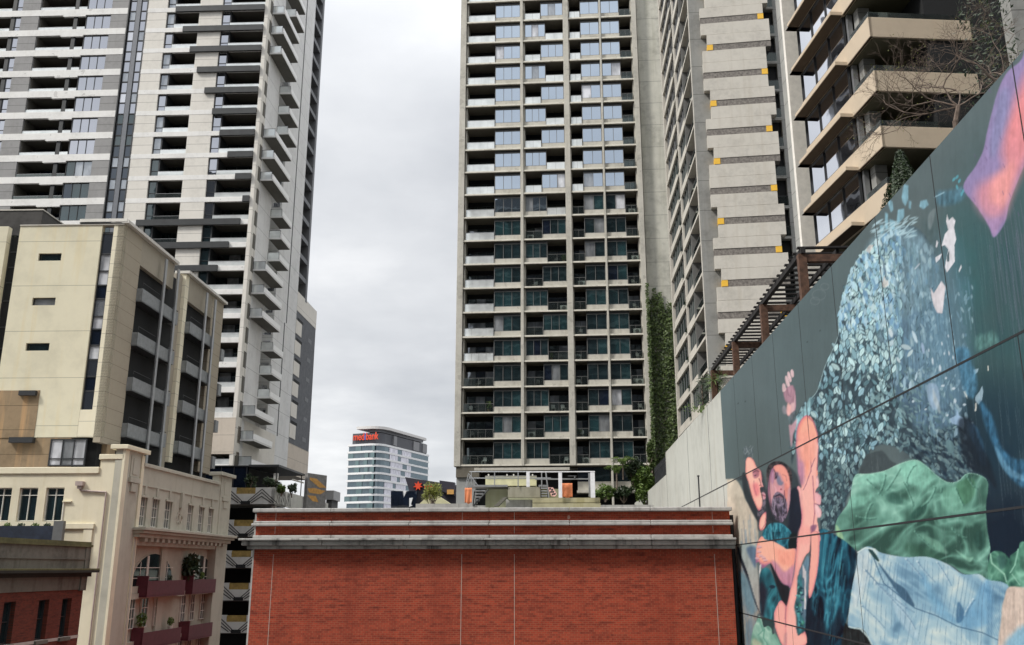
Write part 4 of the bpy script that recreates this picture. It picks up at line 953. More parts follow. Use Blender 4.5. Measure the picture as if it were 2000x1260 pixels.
# ================================================================== PAINTED WALL: concrete panels, the picture is paint on them
CX0,CY0,CW,CH=1396,50,690,1290
rs=np.random.RandomState(5)
def vnoise(w,h,gx,gy,seed=0):
    r=np.random.RandomState(seed); nx,ny=int(w/gx)+3,int(h/gy)+3; g=r.rand(ny,nx)
    x=np.arange(w)/gx; y=np.arange(h)/gy; xi=x.astype(int); yi=y.astype(int); fx=x-xi; fy_=y-yi; fx=fx*fx*(3-2*fx); fy_=fy_*fy_*(3-2*fy_)
    a=g[yi][:,xi]; b=g[yi][:,xi+1]; c=g[yi+1][:,xi]; d=g[yi+1][:,xi+1]
    return (a*(1-fx)+b*fx)*(1-fy_)[:,None]+(c*(1-fx)+d*fx)*fy_[:,None]
img=np.zeros((CH,CW,3)); YY,XX=np.mgrid[0:CH,0:CW]; XX=XX+CX0; YY=YY+CY0
STR=vnoise(CW,CH,5,90,1)*.6+vnoise(CW,CH,2.2,40,2)*.4     # drips and brush marks
CLD=vnoise(CW,CH,70,90,3)*.6+vnoise(CW,CH,24,30,4)*.4
FIN=vnoise(CW,CH,9,14,6)*.5+vnoise(CW,CH,3,6,7)*.5
def spl(pts,n=5):
    P=np.array(pts,float); m=len(P); o=[]
    for i in range(m):
        p0,p1,p2,p3=P[i-1],P[i],P[(i+1)%m],P[(i+2)%m]
        for t in np.arange(n)/n: o.append(.5*((2*p1)+(-p0+p2)*t+(2*p0-5*p1+4*p2-p3)*t*t+(-p0+3*p1-3*p2+p3)*t**3))
    return np.array(o)
def blur(a,r):
    r=int(r)
    if r<1: return a
    for ax in (0,1):
        pad=[(0,0),(0,0)]; pad[ax]=(r+1,r); c=np.cumsum(np.pad(a,pad,mode='edge'),axis=ax)
        n=a.shape[ax]; a=(np.take(c,range(2*r+1,2*r+1+n),axis=ax)-np.take(c,range(0,n),axis=ax))/(2*r+1)
    return a
def inside(P,xx,yy):
    m=np.zeros(xx.shape,bool); n=len(P); j=n-1
    for i in range(n):
        xi,yi=P[i]; xj,yj=P[j]
        if yi!=yj:
            c=((yi>yy)!=(yj>yy))&(xx<(xj-xi)*(yy-yi)/(yj-yi)+xi); m^=c
        j=i
    return m
def reg(P,pad):
    x0=max(int(P[:,0].min())-pad-CX0,0); x1=min(int(P[:,0].max())+pad+2-CX0,CW); y0=max(int(P[:,1].min())-pad-CY0,0); y1=min(int(P[:,1].max())+pad+2-CY0,CH)
    return x0,x1,y0,y1
def put(x0,x1,y0,y1,a,col):
    img[y0:y1,x0:x1]=img[y0:y1,x0:x1]*(1-a[...,None])+col*a[...,None]
def poly(pts,col,soft=0,al=1,smooth=True,grad=None,tex=.10,rnd=None):
    P=spl(pts) if smooth else np.array(pts,float); x0,x1,y0,y1=reg(P,soft*2+1)
    if x1<=x0 or y1<=y0: return
    xx=XX[y0:y1,x0:x1].astype(float); yy=YY[y0:y1,x0:x1].astype(float)
    a=(inside(P,xx-.25,yy-.25)*.25+inside(P,xx+.25,yy-.25)*.25+inside(P,xx-.25,yy+.25)*.25+inside(P,xx+.25,yy+.25)*.25)
    a=blur(a,soft)*al; c=np.zeros(a.shape+(3,))+np.array(col,float)
    if grad:
        (gx0,gy0,gx1,gy1,c2)=grad; dx,dy=gx1-gx0,gy1-gy0; t=np.clip(((xx-gx0)*dx+(yy-gy0)*dy)/(dx*dx+dy*dy),0,1)[...,None]; c=c*(1-t)+np.array(c2,float)*t
    c=c*(1+tex*((STR+FIN)[y0:y1,x0:x1,None]-1)*1.6)
    put(x0,x1,y0,y1,a,c)
def line(pts,w,col,al=1,soft=.8,taper=False):
    P=np.array(pts,float); n=len(P)-1
    for i in range(n):
        a_,b_=P[i],P[i+1]; ww=w*(1-.8*i/max(n,1)) if taper else w
        x0,x1,y0,y1=reg(np.array([a_,b_]),int(ww+2))
        if x1<=x0 or y1<=y0: continue
        xx=XX[y0:y1,x0:x1]; yy=YY[y0:y1,x0:x1]; d=b_-a_; L2=max(d@d,1e-6); t=np.clip(((xx-a_[0])*d[0]+(yy-a_[1])*d[1])/L2,0,1)
        ds=np.hypot(xx-a_[0]-t*d[0],yy-a_[1]-t*d[1]); put(x0,x1,y0,y1,np.clip((ww/2-ds)/soft+.5,0,1)*al,np.array(col,float))
def ell(x,y,a,b,ang,col,al=1):
    r=max(a,b)+1; x0,x1,y0,y1=reg(np.array([[x-r,y-r],[x+r,y+r]]),0)
    if x1<=x0 or y1<=y0: return
    xx=XX[y0:y1,x0:x1]-x; yy=YY[y0:y1,x0:x1]-y; c,s=math.cos(ang),math.sin(ang); p=(xx*c+yy*s)/a; q=(-xx*s+yy*c)/b
    # pointed leaf rather than a plain ellipse
    d=np.abs(p)**1.5+np.abs(q)**1.8
    put(x0,x1,y0,y1,np.clip((1-d)*min(a,b)*1.1+.3,0,1)*al,np.array(col,float))
_G=np.random.RandomState(99).rand(8,256,256)
def nz(x,y,s=0):
    xi=np.floor(x).astype(int); yi=np.floor(y).astype(int); fx=x-xi; fy_=y-yi; fx=fx*fx*(3-2*fx); fy_=fy_*fy_*(3-2*fy_); g=_G[s%8]
    a=g[yi%256,xi%256]; b=g[yi%256,(xi+1)%256]; c=g[(yi+1)%256,xi%256]; d=g[(yi+1)%256,(xi+1)%256]
    return (a*(1-fx)+b*fx)*(1-fy_)+(c*(1-fx)+d*fx)*fy_
def pal3(t,cols):
    t=np.clip(t,0,1)*(len(cols)-1); i=np.minimum(t.astype(int),len(cols)-2); f=(t-i)[...,None]; C=np.array(cols,float); return C[i]*(1-f)+C[i+1]*f
def mask(pts,soft=0,smooth=True,pad=2):
    P=spl(pts) if smooth else np.array(pts,float); x0,x1,y0,y1=reg(P,soft*2+pad)
    xx=XX[y0:y1,x0:x1].astype(float); yy=YY[y0:y1,x0:x1].astype(float)
    a=(inside(P,xx-.25,yy-.25)*.25+inside(P,xx+.25,yy-.25)*.25+inside(P,xx-.25,yy+.25)*.25+inside(P,xx+.25,yy+.25)*.25)
    return x0,x1,y0,y1,xx,yy,blur(a,soft)
def folds(pts,cols,gx,gy,ang=0,seed=0,al=1,soft=0,sharp=1.4,bias=0,grad=None,smooth=True):
    """crumpled cloth: ridged, warped noise through a small palette"""
    x0,x1,y0,y1,xx,yy,a=mask(pts,soft,smooth); c,s=math.cos(ang),math.sin(ang); u=(xx*c+yy*s)/gx+40; v=(-xx*s+yy*c)/gy+40
    wu=nz(u*.6,v*.6,seed)*2.2; wv=nz(u*.6+9,v*.6+5,seed+1)*2.2; r1=1-np.abs(2*nz(u+wu,v+wv,seed+2)-1); r2=1-np.abs(2*nz(u*2.3+wu*1.4,v*2.3+wv,seed+3)-1); r3=nz(u*.5,v*.5,seed+4)
    t=(r1*.5+r2*.22+r3*.5-.35)*sharp+bias
    t=t+.10*(STR[y0:y1,x0:x1]-.5)+.08*(FIN[y0:y1,x0:x1]-.5)
    if grad: gx0,gy0,gx1,gy1,dt=grad; dx,dy=gx1-gx0,gy1-gy0; t=t+dt*np.clip(((xx-gx0)*dx+(yy-gy0)*dy)/(dx*dx+dy*dy),0,1)
    put(x0,x1,y0,y1,a*al,pal3(t,cols))
def skin(pts,cols,r=5,al=1,shift=(0,0),smooth=True,tex=.06):
    """rounded form: rim colour at the edge, light towards the middle (shifted)"""
    x0,x1,y0,y1,xx,yy,a=mask(pts,0,smooth,pad=r+2); b=blur(blur(a,r),r); b=np.roll(np.roll(b,int(shift[0]),1),int(shift[1]),0)
    t=np.clip((b-.25)/.62,0,1)+tex*2*((STR+FIN)[y0:y1,x0:x1]-1); put(x0,x1,y0,y1,a*al,pal3(t,cols))
def K(x0,y0,s): return lambda *p: [(x0+a/s,y0+b/s) for a,b in p]
A=K(1440,860,6.3);B_=K(1460,1040,5.727);C_=K(1600,880,3.315);D_=K(1500,680,5.25);E_=K(1580,360,3.706);G_=K(1720,620,3.707);H_=K(1740,100,3.315);I_=K(1400,920,3.706)
# ground colours: slate grey on the left, darker and greener to the right, dark blue low right
base=np.array([98,113,116.]); img[:]=base
def wash(cx,cy,rx,ry,col,al):
    a=np.clip(1-((XX-cx)/rx)**2-((YY-cy)/ry)**2,0,1)**1.2*al; a=a*(.65+.7*CLD).clip(0,1.3); a=a.clip(0,1)
    img[:]=img*(1-a[...,None])+np.array(col,float)*a[...,None]
wash(1960,620,190,420,(62,92,96),.85); wash(1900,800,150,140,(60,84,88),.9); wash(1960,900,170,190,(38,60,74),.95); wash(1960,1040,150,130,(30,44,58),1.0)
wash(1620,700,150,380,(88,106,109),.5); wash(1470,900,90,140,(84,98,99),.7)
wash(1880,560,70,190,(64,110,114),.7); wash(1840,850,95,150,(44,58,68),.8)
img*=(1+.05*(STR[...,None]-.5)+.10*(CLD[...,None]-.5))
# drips right side
for i in range(230):
    x=1860+rs.rand()*200; y=430+rs.rand()*480; L_=30+rs.rand()*120; line([(x,y),(x+L_*.10,y+L_)],.8,(120,135,142) if rs.rand()<.5 else (40,66,78),.30)
for i in range(60):
    x=1930+rs.rand()*140; y=380+rs.rand()*150; L_=60+rs.rand()*130; line([(x,y),(x+L_*.13,y+L_)],1.0,(140,132,160),.32)
# unpainted concrete, lower left edge of the picture
poly(I_((-60,60),(30,56),(65,60),(130,60),(160,90),(190,150),(210,210),(235,245),(262,300),(285,340),(298,400),(302,470),(300,520),(290,640),(300,760),(316,900),(316,1010),(290,1050),(280,1160),(262,1300),(-60,1300)),(197,188,172),1,1,grad=(1440,1000,1470,1260,(150,150,145)))
for i in range(90):
    x=1438+rs.rand()*40; y=1000+rs.rand()*240; L_=20+rs.rand()*60; line([(x,y),(x+L_*.08,y+L_)],1.6,[(120,150,172),(96,112,130),(170,185,185),(88,130,160)][rs.randint(4)],.45)
poly(I_((150,545),(215,640),(225,740),(245,780),(270,880),(318,1010),(325,1040),(312,1030),(265,930),(230,820),(200,730),(165,640)),(52,58,66))
poly(I_((165,545),(285,540),(285,660),(300,780),(312,920),(318,1035),(270,900),(225,740)),(158,172,170),grad=(1446,1070,1484,1190,(176,174,168)))
poly(I_((215,560),(285,555),(282,700),(250,650)),(84,108,134),2,.8); poly(I_((165,740),(215,760),(262,890),(285,1000),(262,1040),(230,1020),(190,900)),(112,146,160),3,.85); poly(I_((210,1130),(262,1060),(270,1180),(235,1300)),(98,128,146),3,.5)
# dark ground between the figures
poly(A((0,490),(130,500),(160,700),(250,900),(260,1100),(380,1100),(760,1190),(780,560),(650,330),(540,330),(400,380),(360,620),(300,380),(100,430)),(56,66,72),2,.95)
poly(A((650,640),(770,620),(790,1180),(640,1180),(640,900)),(34,42,56),2,.9)
# leaf-patterned body: base shapes
body_=[(1547,908),(1548,860),(1563,800),(1585,778),(1598,760),(1612,715),(1636,660),(1640,610),(1652,560),(1668,520),(1694,484),(1722,462),(1760,440),(1800,452),(1840,520),(1850,620),(1862,730),(1885,850),(1902,900),(1908,925),(1890,940),(1860,938),(1825,925),(1790,900),(1760,878),(1722,868),(1690,890),(1668,940),(1650,985),(1630,1035),(1604,1035),(1600,900),(1580,830),(1560,850)]
poly(body_,(74,92,100),1,1,grad=(1640,600,1850,930,(52,68,78)),tex=.2)
poly([(1700,470),(1790,450),(1845,560),(1858,700),(1800,760),(1730,700),(1690,560)],(128,158,172),6,.8,tex=.25)
poly([(1745,640),(1850,600),(1880,800),(1800,840),(1740,740)],(98,128,150),8,.75,tex=.25)
pal=[(178,214,220),(150,188,196),(120,160,170),(196,228,230),(106,142,152),(138,176,190),(160,200,214)]
pald=[(112,142,148),(92,122,130),(128,158,162),(80,108,116),(142,172,176)]
Pb=spl(body_); 
def leaves(n,xr,yr,size,pal_,al=.9,ang0=1.57,spread=.9,clip=Pb):
    k=0
    xs_=xr[0]+rs.rand(n*3)*(xr[1]-xr[0]); ys_=yr[0]+rs.rand(n*3)*(yr[1]-yr[0]); ok=inside(clip,xs_,ys_) if clip is not None else np.ones(n*3,bool)
    for x,y in zip(xs_[ok],ys_[ok]):
        s_=size*(.6+rs.rand()*.9); c=np.array(pal_[rs.randint(len(pal_))])*(.92+rs.rand()*.16); ell(x,y,s_,s_*(.28+rs.rand()*.2),ang0+rs.randn()*spread*.5,c,al); k+=1
        if k>=n: break
def petals(n,xr,yr,size,pal_,ang0=1.5,spread=.8):
    for _ in range(n):
        x=xr[0]+rs.rand()*(xr[1]-xr[0]); y=yr[0]+rs.rand()*(yr[1]-yr[0])
        if not inside(Pb,np.array([x]),np.array([y]))[0]: continue
        s_=size*(.6+rs.rand()*.8); an=ang0+rs.randn()*spread*.5; c=np.array(pal_[rs.randint(len(pal_))])*(.9+rs.rand()*.18); w_=s_*(.36+rs.rand()*.16)
        ell(x,y,s_+1.2,w_+1.1,an,(50,68,78),.6); ell(x,y,s_,w_,an,c,.95); line([(x-math.cos(an)*s_*.6,y-math.sin(an)*s_*.6),(x+math.cos(an)*s_*.6,y+math.sin(an)*s_*.6)],.8,c*.72,.5)
leaves(300,(1545,1720),(640,1040),4.2,pald,.6)
petals(620,(1545,1700),(800,1040),6.2,pald); petals(760,(1550,1760),(470,900),7.6,pal); petals(420,(1600,1760),(480,720),8.4,[(178,214,222),(196,228,230),(158,200,212)])
leaves(260,(1640,1760),(440,640),6.5,[(176,208,222),(200,226,232),(150,190,212),(120,160,190)],.9,1.4,.6)
leaves(420,(1700,1900),(720,940),5.2,pald,.75,.9,.9); leaves(210,(1740,1870),(480,760),7.0,[(160,190,204),(140,172,190),(182,208,216),(112,150,176)],.6,1.5,.4)
leaves(240,(1780,1900),(840,945),6.0,[(72,96,108),(96,122,130),(40,56,70),(120,146,150)],.8,.7,.4)
for i in range(420):        # dark gaps between leaves
    x=1550+rs.rand()*330; y=560+rs.rand()*470
    if inside(Pb,np.array([x]),np.array([y]))[0]: ell(x,y,4+rs.rand()*4,1.1,1.57+rs.randn()*.6,(44,60,70),.75)
line([tuple(p) for p in Pb[15:62]],1.4,(190,220,224),.6)
for i in range(260):
    x=1745+rs.rand()*105; y=470+rs.rand()*260; L_=12+rs.rand()*46; line([(x,y),(x+L_*.08,y+L_)],1+rs.rand()*2.4,[(96,130,150),(118,152,168),(84,110,122),(140,176,188),(88,116,120)][rs.randint(5)],.35)
poly([(1800,430),(1850,480),(1880,640),(1872,720),(1846,620),(1832,520)],(86,106,110),7,.8)
# dark ground under the arch
poly(C_((300,40),(330,20),(400,0),(430,20),(470,70),(500,85),(470,110),(430,135),(350,150),(260,160)),(74,86,90),1)
wash(1850,640,62,210,(104,138,156),.75)
for i in range(170):
    x=1800+rs.rand()*100; y=560+rs.rand()*300; ell(x,y,3+rs.rand()*6,1.4+rs.rand()*2,1.5+rs.randn()*.35,[(150,182,198),(124,158,178),(178,204,214),(96,126,140)][rs.randint(4)],.55)
for i in range(200):
    x=1790+rs.rand()*110; y=520+rs.rand()*330; L_=10+rs.rand()*50; line([(x,y),(x+L_*.1,y+L_)],1+rs.rand()*2,[(110,146,166),(80,108,124),(134,168,184)][rs.randint(3)],.32)
# strokes above the shoulder
for p in (((570,100),(605,125),(612,185),(595,205),(578,150)),((690,0),(722,10),(720,110),(700,160),(680,130),(672,90)),((552,200),(572,215),(576,320),(552,325)),((645,185),(692,175),(690,240),(632,300),(640,230)),((515,300),(540,290),(545,345),(522,362)),((722,115),(742,125),(738,185),(722,170)),((585,250),(628,270),(620,330),(590,320)),((810,120),(855,110),(868,150),(830,182),(800,160))):
    poly(E_(*p),(142,188,206),1,.85,False,tex=.2)
for i in range(60):
    x,y=E_((470+rs.rand()*300,400-rs.rand()*120))[0]; ell(x,y-rs.rand()*14,9,1.6,-.5+rs.randn()*.15,(178,208,218),.7)
poly(E_((870,215),(915,175),(905,260),(878,330),(862,290)),(128,142,146),1,.7)
WHT=(222,222,228)
poly(E_((1000,215),(1015,260),(1040,235),(1062,265),(1052,310),(1068,400),(1055,440),(1058,560),(1000,640),(985,600),(1010,470),(985,440),(960,450),(985,360),(1010,330),(995,270)),WHT,0,.95,False); poly(E_((925,405),(938,420),(928,460),(918,450)),WHT,0,.9,False); poly(E_((915,530),(965,500),(950,540),(922,568)),WHT,0,.9,False)
poly(E_((1015,480),(1002,520),(1000,560),(1018,560),(1018,500)),(84,104,110),0,1,False)
poly(E_((880,745),(905,790),(960,700),(990,740),(980,830),(968,935),(930,930),(905,880),(890,820)),(218,212,216),0,.92,False); poly(E_((1102,580),(1108,600),(1090,640),(1085,625)),WHT,0,.9,False); poly(E_((800,570),(808,575),(770,620),(765,610)),(180,190,200),0,.8,False)
for p in (((545,660),(560,700),(575,690),(580,730),(545,750),(530,730)),((410,480),(440,440),(470,440),(440,500))): poly(E_(*p),(216,206,200),0,.7,False)
poly(E_((530,520),(545,560),(560,620),(572,700),(558,690),(540,620)),(98,120,134),0,.7,False)
# large petals and slivers
for p in ((60,60,105,130),):
    pass
for x,y,a,b,an,c in ((1740,650,10,4,1.3,(205,220,226)),(1770,678,11,5,.3,(180,200,206)),(1787,658,14,3.5,1.2,(196,218,228)),(1742,670,7,4,1.9,(190,212,220)),(1778,690,9,3.5,2.2,(192,212,216)),(1803,680,12,3,1.4,(158,180,206)),(1822,705,7,1.7,1.5,(205,220,228)),(1755,703,7,3,1.0,(196,214,220)),(1767,748,12,3,1.6,(160,190,206)),(1778,752,9,2.5,1.7,(178,204,216)),(1790,735,10,2.4,1.8,(180,206,218)),(1836,720,7,2.5,1.8,(150,172,184)),(1862,698,4,1.4,1.5,(210,220,226)),(1854,690,5,1.6,1.4,(196,206,214))): ell(x,y,a,b,an,c,.9)
poly([(1812,752),(1822,748),(1832,756),(1836,780),(1830,800),(1820,796),(1812,776)],(156,182,206),1,.85)
poly(G_((380,510),(400,560),(430,640),(430,700),(400,640),(380,590)),(190,202,204),1,.6)
poly(G_((500,735),(548,710),(552,660),(570,710),(600,730),(608,770),(585,800),(560,780),(520,770)),(150,178,204),0,.95,False); poly(G_((545,800),(562,800),(558,850),(535,868),(532,840)),(140,168,184),0,.9,False)
poly(G_((475,890),(505,890),(530,920),(530,970),(500,985),(478,940)),(104,134,140),0,.9)
for p in (((670,380),(712,370),(705,395),(680,418)),((690,570),(715,540),(738,495),(745,540),(735,600),(710,632),(685,600))): poly(G_(*p),(166,192,206),0,.9,False)
for p in (((600,535),(625,530),(630,590),(612,560)),((687,620),(698,618),(695,680),(684,678)),((776,350),(784,352),(784,388),(776,385))): poly(G_(*p),(222,222,214),0,.95,False)
for x,y,a,b in ((237,608,10,8),(328,665,10,6),(485,708,8,8),(540,605,9,18),(608,632,12,8),(665,765,9,8),(530,515,14,9),(452,495,14,8),(475,440,9,7),(462,262,5,10),(445,190,5,15),(350,238,4,14),(492,135,4,12),(378,318,6,26),(432,368,8,26),(525,290,4,16)):
    q=G_((x,y))[0]; ell(q[0],q[1],b/3.7+.4,a/3.7+.3,1.4,(196,212,222),.9)
# blue sweeps on the right
poly(G_((545,230),(635,225),(660,330),(690,400),(700,520),(660,590),(600,520),(575,400),(560,350)),(84,132,160),3,.85,tex=.3)
poly(G_((715,600),(800,700),(840,820),(870,930),(960,1020),(1060,1050),(1060,1230),(960,1180),(880,1060),(820,920),(760,780)),(64,110,140),3,.85,tex=.35)
poly(G_((830,930),(870,980),(940,1090),(1060,1160),(1060,1190),(930,1140),(860,1040)),(104,150,176),2,.8,tex=.2)
poly(G_((640,760),(700,800),(740,900),(760,1050),(730,1060),(690,940),(650,860)),(62,100,128),2,.85,tex=.3); poly(G_((560,760),(660,740),(720,900),(800,1060),(840,1240),(760,1150),(620,1060)),(34,44,54),3,.75)
poly(G_((690,140),(760,120),(820,100),(850,190),(760,230),(700,240)),(110,156,150),4,.5,tex=.4); poly(H_((300,910),(350,905),(420,890),(480,880),(480,940),(440,980),(360,1000),(300,990)),(86,130,152),4,.6,tex=.4); line(H_((285,945),(345,915)),2,(170,206,220),.8)
for q in ((430,815),(445,840),(460,925),(470,905),(430,880),(410,830)): x,y=H_(q)[0]; ell(x,y,5,2.5,1.3+rs.rand(),(100,170,186),.8)
# pink and lilac cloth, top right
poly(H_((905,-120),(850,50),(760,130),(705,230),(660,380),(625,520),(600,640),(550,745),(470,880),(560,1010),(635,1130),(670,1205),(740,1110),(765,1000),(800,900),(870,730),(950,560),(1100,250),(1100,-120)),(150,138,178),1,1,tex=.07)
poly(H_((930,60),(830,260),(770,420),(735,540),(720,660),(735,760),(690,800),(600,850),(555,900),(560,1000),(640,1090),(740,1060),(765,990),(800,890),(865,740),(950,560),(1100,250),(1100,-100)),(238,150,150),12,.88,grad=(1975,240,1915,430,(206,150,166)),tex=.06)
poly(H_((700,280),(760,240),(760,420),(720,560),(660,700),(640,600),(670,420)),(140,144,182),6,.7); poly(H_((660,830),(740,760),(800,700),(780,900),(740,1000),(690,1000),(640,960)),(244,170,160),8,.6,tex=.06); poly(H_((620,1100),(740,1070),(672,1200)),(168,140,176),3,.8,False)
for i in range(14): x=1880+rs.rand()*110; y=150+rs.rand()*270; line([(x,y),(x+3,y+7)],1.2,(110,92,130),.6)
# ---- green crumpled cloth
gre=C_((235,160),(330,152),(430,130),(520,88),(620,62),(680,90),(760,160),(830,205),(900,200),(960,150),(1040,160),(1092,200),(1095,260),(1082,360),(1090,500),(1110,640),(1095,700),(1095,835),(1030,800),(940,800),(850,740),(690,690),(560,690),(400,660),(330,630),(260,650),(160,600),(105,520),(120,440),(190,340),(210,250))
GP=spl(gre)
folds(gre,[(56,88,80),(82,122,110),(108,156,142),(138,188,172),(172,216,202)],34,26,-.5,1,sharp=1.2,bias=.22,grad=(1660,930,1790,1120,-.36))
LG=(150,212,192); DG=(52,90,82)
for p,c,s_,al in (
 (((520,100),(620,66),(740,150),(700,250),(640,240),(600,220),(540,170)),LG,5,.6),(((200,300),(280,290),(350,285),(300,350),(200,370)),LG,3,.6),(((240,175),(420,140),(440,190),(340,215),(260,240)),LG,2,.55),
 (((430,290),(480,270),(540,310),(530,350),(450,330)),DG,2,.6),(((590,420),(650,360),(695,350),(680,400),(610,450)),DG,2,.8),(((890,220),(960,180),(1010,200),(1000,300),(940,350),(900,290)),(74,120,92),2,.6),
 (((800,260),(880,230),(900,300),(950,390),(810,380)),(124,178,158),3,.5),(((640,540),(760,580),(820,640),(830,670),(740,640),(680,590)),(120,168,150),2,.7),(((880,640),(960,690),(1000,690),(970,720)),(140,190,170),1,.7),(((1000,560),(1060,515),(1080,560),(1060,640),(1020,630)),(50,82,76),3,.8),(((560,600),(740,650),(800,740),(600,690)),(60,96,82),5,.6),(((110,480),(150,540),(160,600),(120,560)),(170,206,160),1,.7)):
    poly(C_(*p),c,s_,al,tex=.15)
for p in (((300,180),(380,260),(440,330)),((420,150),(400,250),(330,330)),((520,110),(450,230),(400,280)),((620,90),(560,200),(640,250)),((540,200),(600,330),(590,380)),((740,230),(700,330),(560,420)),((340,340),(300,430),(330,480)),((880,240),(920,330),(950,390)),((790,240),(770,400)),((620,520),(700,600),(830,680)),((240,420),(330,440),(440,410)),((960,160),(1000,230),(1080,260)),((860,500),(930,560),(1010,550))):
    q=spl(C_(*p),4)[:len(p)*4-6]; line(q,3.2,(150,206,188),.30); line([(x+2.8,y+2.0) for x,y in q],3.0,(50,88,80),.34)
line([tuple(p) for p in GP[:55]],1.3,(176,226,206),.6)
folds(C_((1105,680),(1150,650),(1200,665),(1235,700),(1240,680),(1290,640),(1310,590),(1400,600),(1500,600),(1500,1000),(1230,890),(1160,850),(1095,835)),[(44,80,74),(84,134,116),(140,196,174)],22,26,.4,4)
line(C_((1110,670),(1120,730),(1200,800),(1215,850)),3,(160,206,186),.8); line(C_((1240,790),(1270,740),(1290,640)),3,(150,200,180),.8); poly(C_((1150,690),(1200,680),(1215,730),(1180,770)),(64,100,96),2,.7); line(C_((1250,800),(1300,870)),2,(160,206,186),.7); poly(C_((1300,700),(1326,690),(1340,780),(1310,760)),(66,104,92),2,.7)
# ---- teal shirt of the figure
folds([(1599,1035),(1640,1050),(1668,1072),(1676,1090),(1670,1130),(1662,1180),(1650,1230),(1640,1330),(1560,1330),(1562,1240),(1578,1170),(1588,1110)],[(16,30,42),(30,66,84),(52,116,136),(86,160,176)],12,46,.12,2,sharp=1.6,grad=(1600,1060,1620,1230,-.3))
for i in range(70):
    x=1582+rs.rand()*85; y=1060+rs.rand()*170; L_=15+rs.rand()*45; line([(x,y),(x-L_*.12,y+L_)],1.5+rs.rand()*2,[(84,158,174),(36,76,92),(70,140,158),(24,44,56)][rs.randint(4)],.45)
poly(B_((1010,900),(1050,830),(1050,1000),(1020,1120),(950,1150),(930,1060)),(30,52,66),3,.9); poly(B_((1110,1060),(1180,1020),(1180,1230),(1080,1160)),(20,28,34),2,.9); poly(B_((660,720),(720,740),(740,900),(860,1000),(900,1260),(650,1260)),(26,42,54),4,.85)
folds(A((360,1070),(400,1030),(480,1010),(560,1030),(620,1080),(660,1130),(640,1200),(380,1250),(310,1160)),[(20,50,62),(46,116,134),(96,172,186)],5,22,0,3); folds(B_((240,0),(480,0),(490,60),(450,185),(400,180),(330,150),(230,90)),[(20,50,62),(46,110,128),(90,160,176)],6,24,0,5); poly(B_((480,20),(560,20),(545,185),(460,180)),(28,42,46),1)
for i in range(26): x=1497+rs.rand()*44; y=1022+rs.rand()*26; line([(x,y),(x+1,y+14)],1.8,[(96,168,184),(30,72,86)][rs.randint(2)],.6)
# ---- heads
SKC=[(146,92,116),(206,132,140),(232,162,152),(244,190,174)]; SKP=[(96,70,92),(142,102,122),(176,132,146),(206,156,160)]
for q in range(60):
    x,y=A((80+rs.rand()*110,90+rs.rand()*180))[0]; line([(x,y),(x+rs.randn()*3,y-5)],1.1,[(120,132,140),(70,82,90),(150,160,166)][rs.randint(3)],.6)
poly(A((60,420),(110,420),(150,640),(240,860),(262,960),(250,1000),(150,820),(80,640)),(46,54,60),1,.9)
skin(A((108,240),(155,210),(205,250),(240,330),(290,380),(305,470),(300,540),(322,560),(330,610),(350,680),(345,740),(330,790),(300,860),(270,880),(215,770),(175,660),(140,520),(108,420)),SKC,4,1,(-1,-2))
poly(A((195,360),(255,350),(275,400),(262,450),(215,470),(192,430)),(158,100,122),1,.75); line(A((198,395),(235,372),(268,385)),1.6,(92,62,74),.9); ell(*A((222,430))[0],2.6,1.2,.1,(44,38,50),1); ell(*A((218,424))[0],1.0,.6,0,(235,220,220),.9)
line(A((270,470),(290,520),(300,545),(275,555)),1.6,(104,58,76),.85); poly(A((285,470),(300,500),(318,560),(300,560)),(240,178,172),0,.9); ell(*A((298,560))[0],2.0,1.0,.2,(110,50,64),.9)
poly(A((190,540),(255,530),(280,640),(230,700),(198,640)),(226,124,134),3,.7); line(A((205,500),(212,600),(240,680)),1.4,(150,90,108),.6)
folds(A((280,590),(325,575),(348,640),(352,760),(345,860),(320,900),(290,930),(262,960),(245,890),(285,860),(310,780),(300,680)),[(34,40,46),(70,74,82),(132,122,136)],4,6,.4,2)
poly(A((308,640),(345,660),(350,715),(320,725)),(214,160,170),0,.95); line(A((312,672),(348,690)),1.5,(120,50,66),.9)
skin(A((275,990),(300,930),(345,880),(358,900),(352,1040),(320,1100),(290,1110),(270,1070)),SKC,3)
line(A((300,1100),(340,1040),(350,960)),1.4,(150,100,110),.6)
# bearded man upside down
folds(A((375,330),(430,270),(500,258),(560,270),(620,310),(670,400),(675,520),(660,620),(640,500),(610,400),(560,340),(440,340),(400,400),(372,520),(360,430)),[(30,34,40),(66,62,66),(112,96,96)],5,5,.9,3)
skin(A((395,440),(430,350),(500,300),(575,325),(630,420),(655,560),(655,700),(640,820),(610,930),(560,1000),(500,985),(440,920),(400,800),(375,620)),SKP,5,1,(2,-1))
skin(A((450,320),(540,300),(600,350),(640,450),(650,560),(620,600),(590,560),(560,480),(520,400),(470,380)),[(206,140,144),(228,150,142),(238,164,148)],3,.9); poly(A((585,540),(625,560),(620,680),(600,790),(575,740)),(226,144,134),1,.85); line(A((582,620),(585,860)),1.4,(90,60,84),.8)
poly(A((480,430),(520,440),(545,500),(570,520),(540,560),(495,530)),(112,122,146),1,.85); poly(A((470,400),(500,395),(505,430),(490,470),(470,460)),(96,84,104),1,.8); ell(*A((482,452))[0],3.2,1.4,1.5,(34,32,44),1); ell(*A((478,440))[0],.9,.8,0,(230,225,230),.9); line(A((452,360),(470,400),(466,480)),1.7,(70,52,66),.85)
line(A((556,420),(600,440),(612,500)),1.2,(150,100,112),.6)
poly(A((420,370),(450,360),(455,470),(440,540),(418,500)),(150,110,142),1,.7); line(A((438,400),(430,520),(440,600)),1.3,(206,170,190),.6)
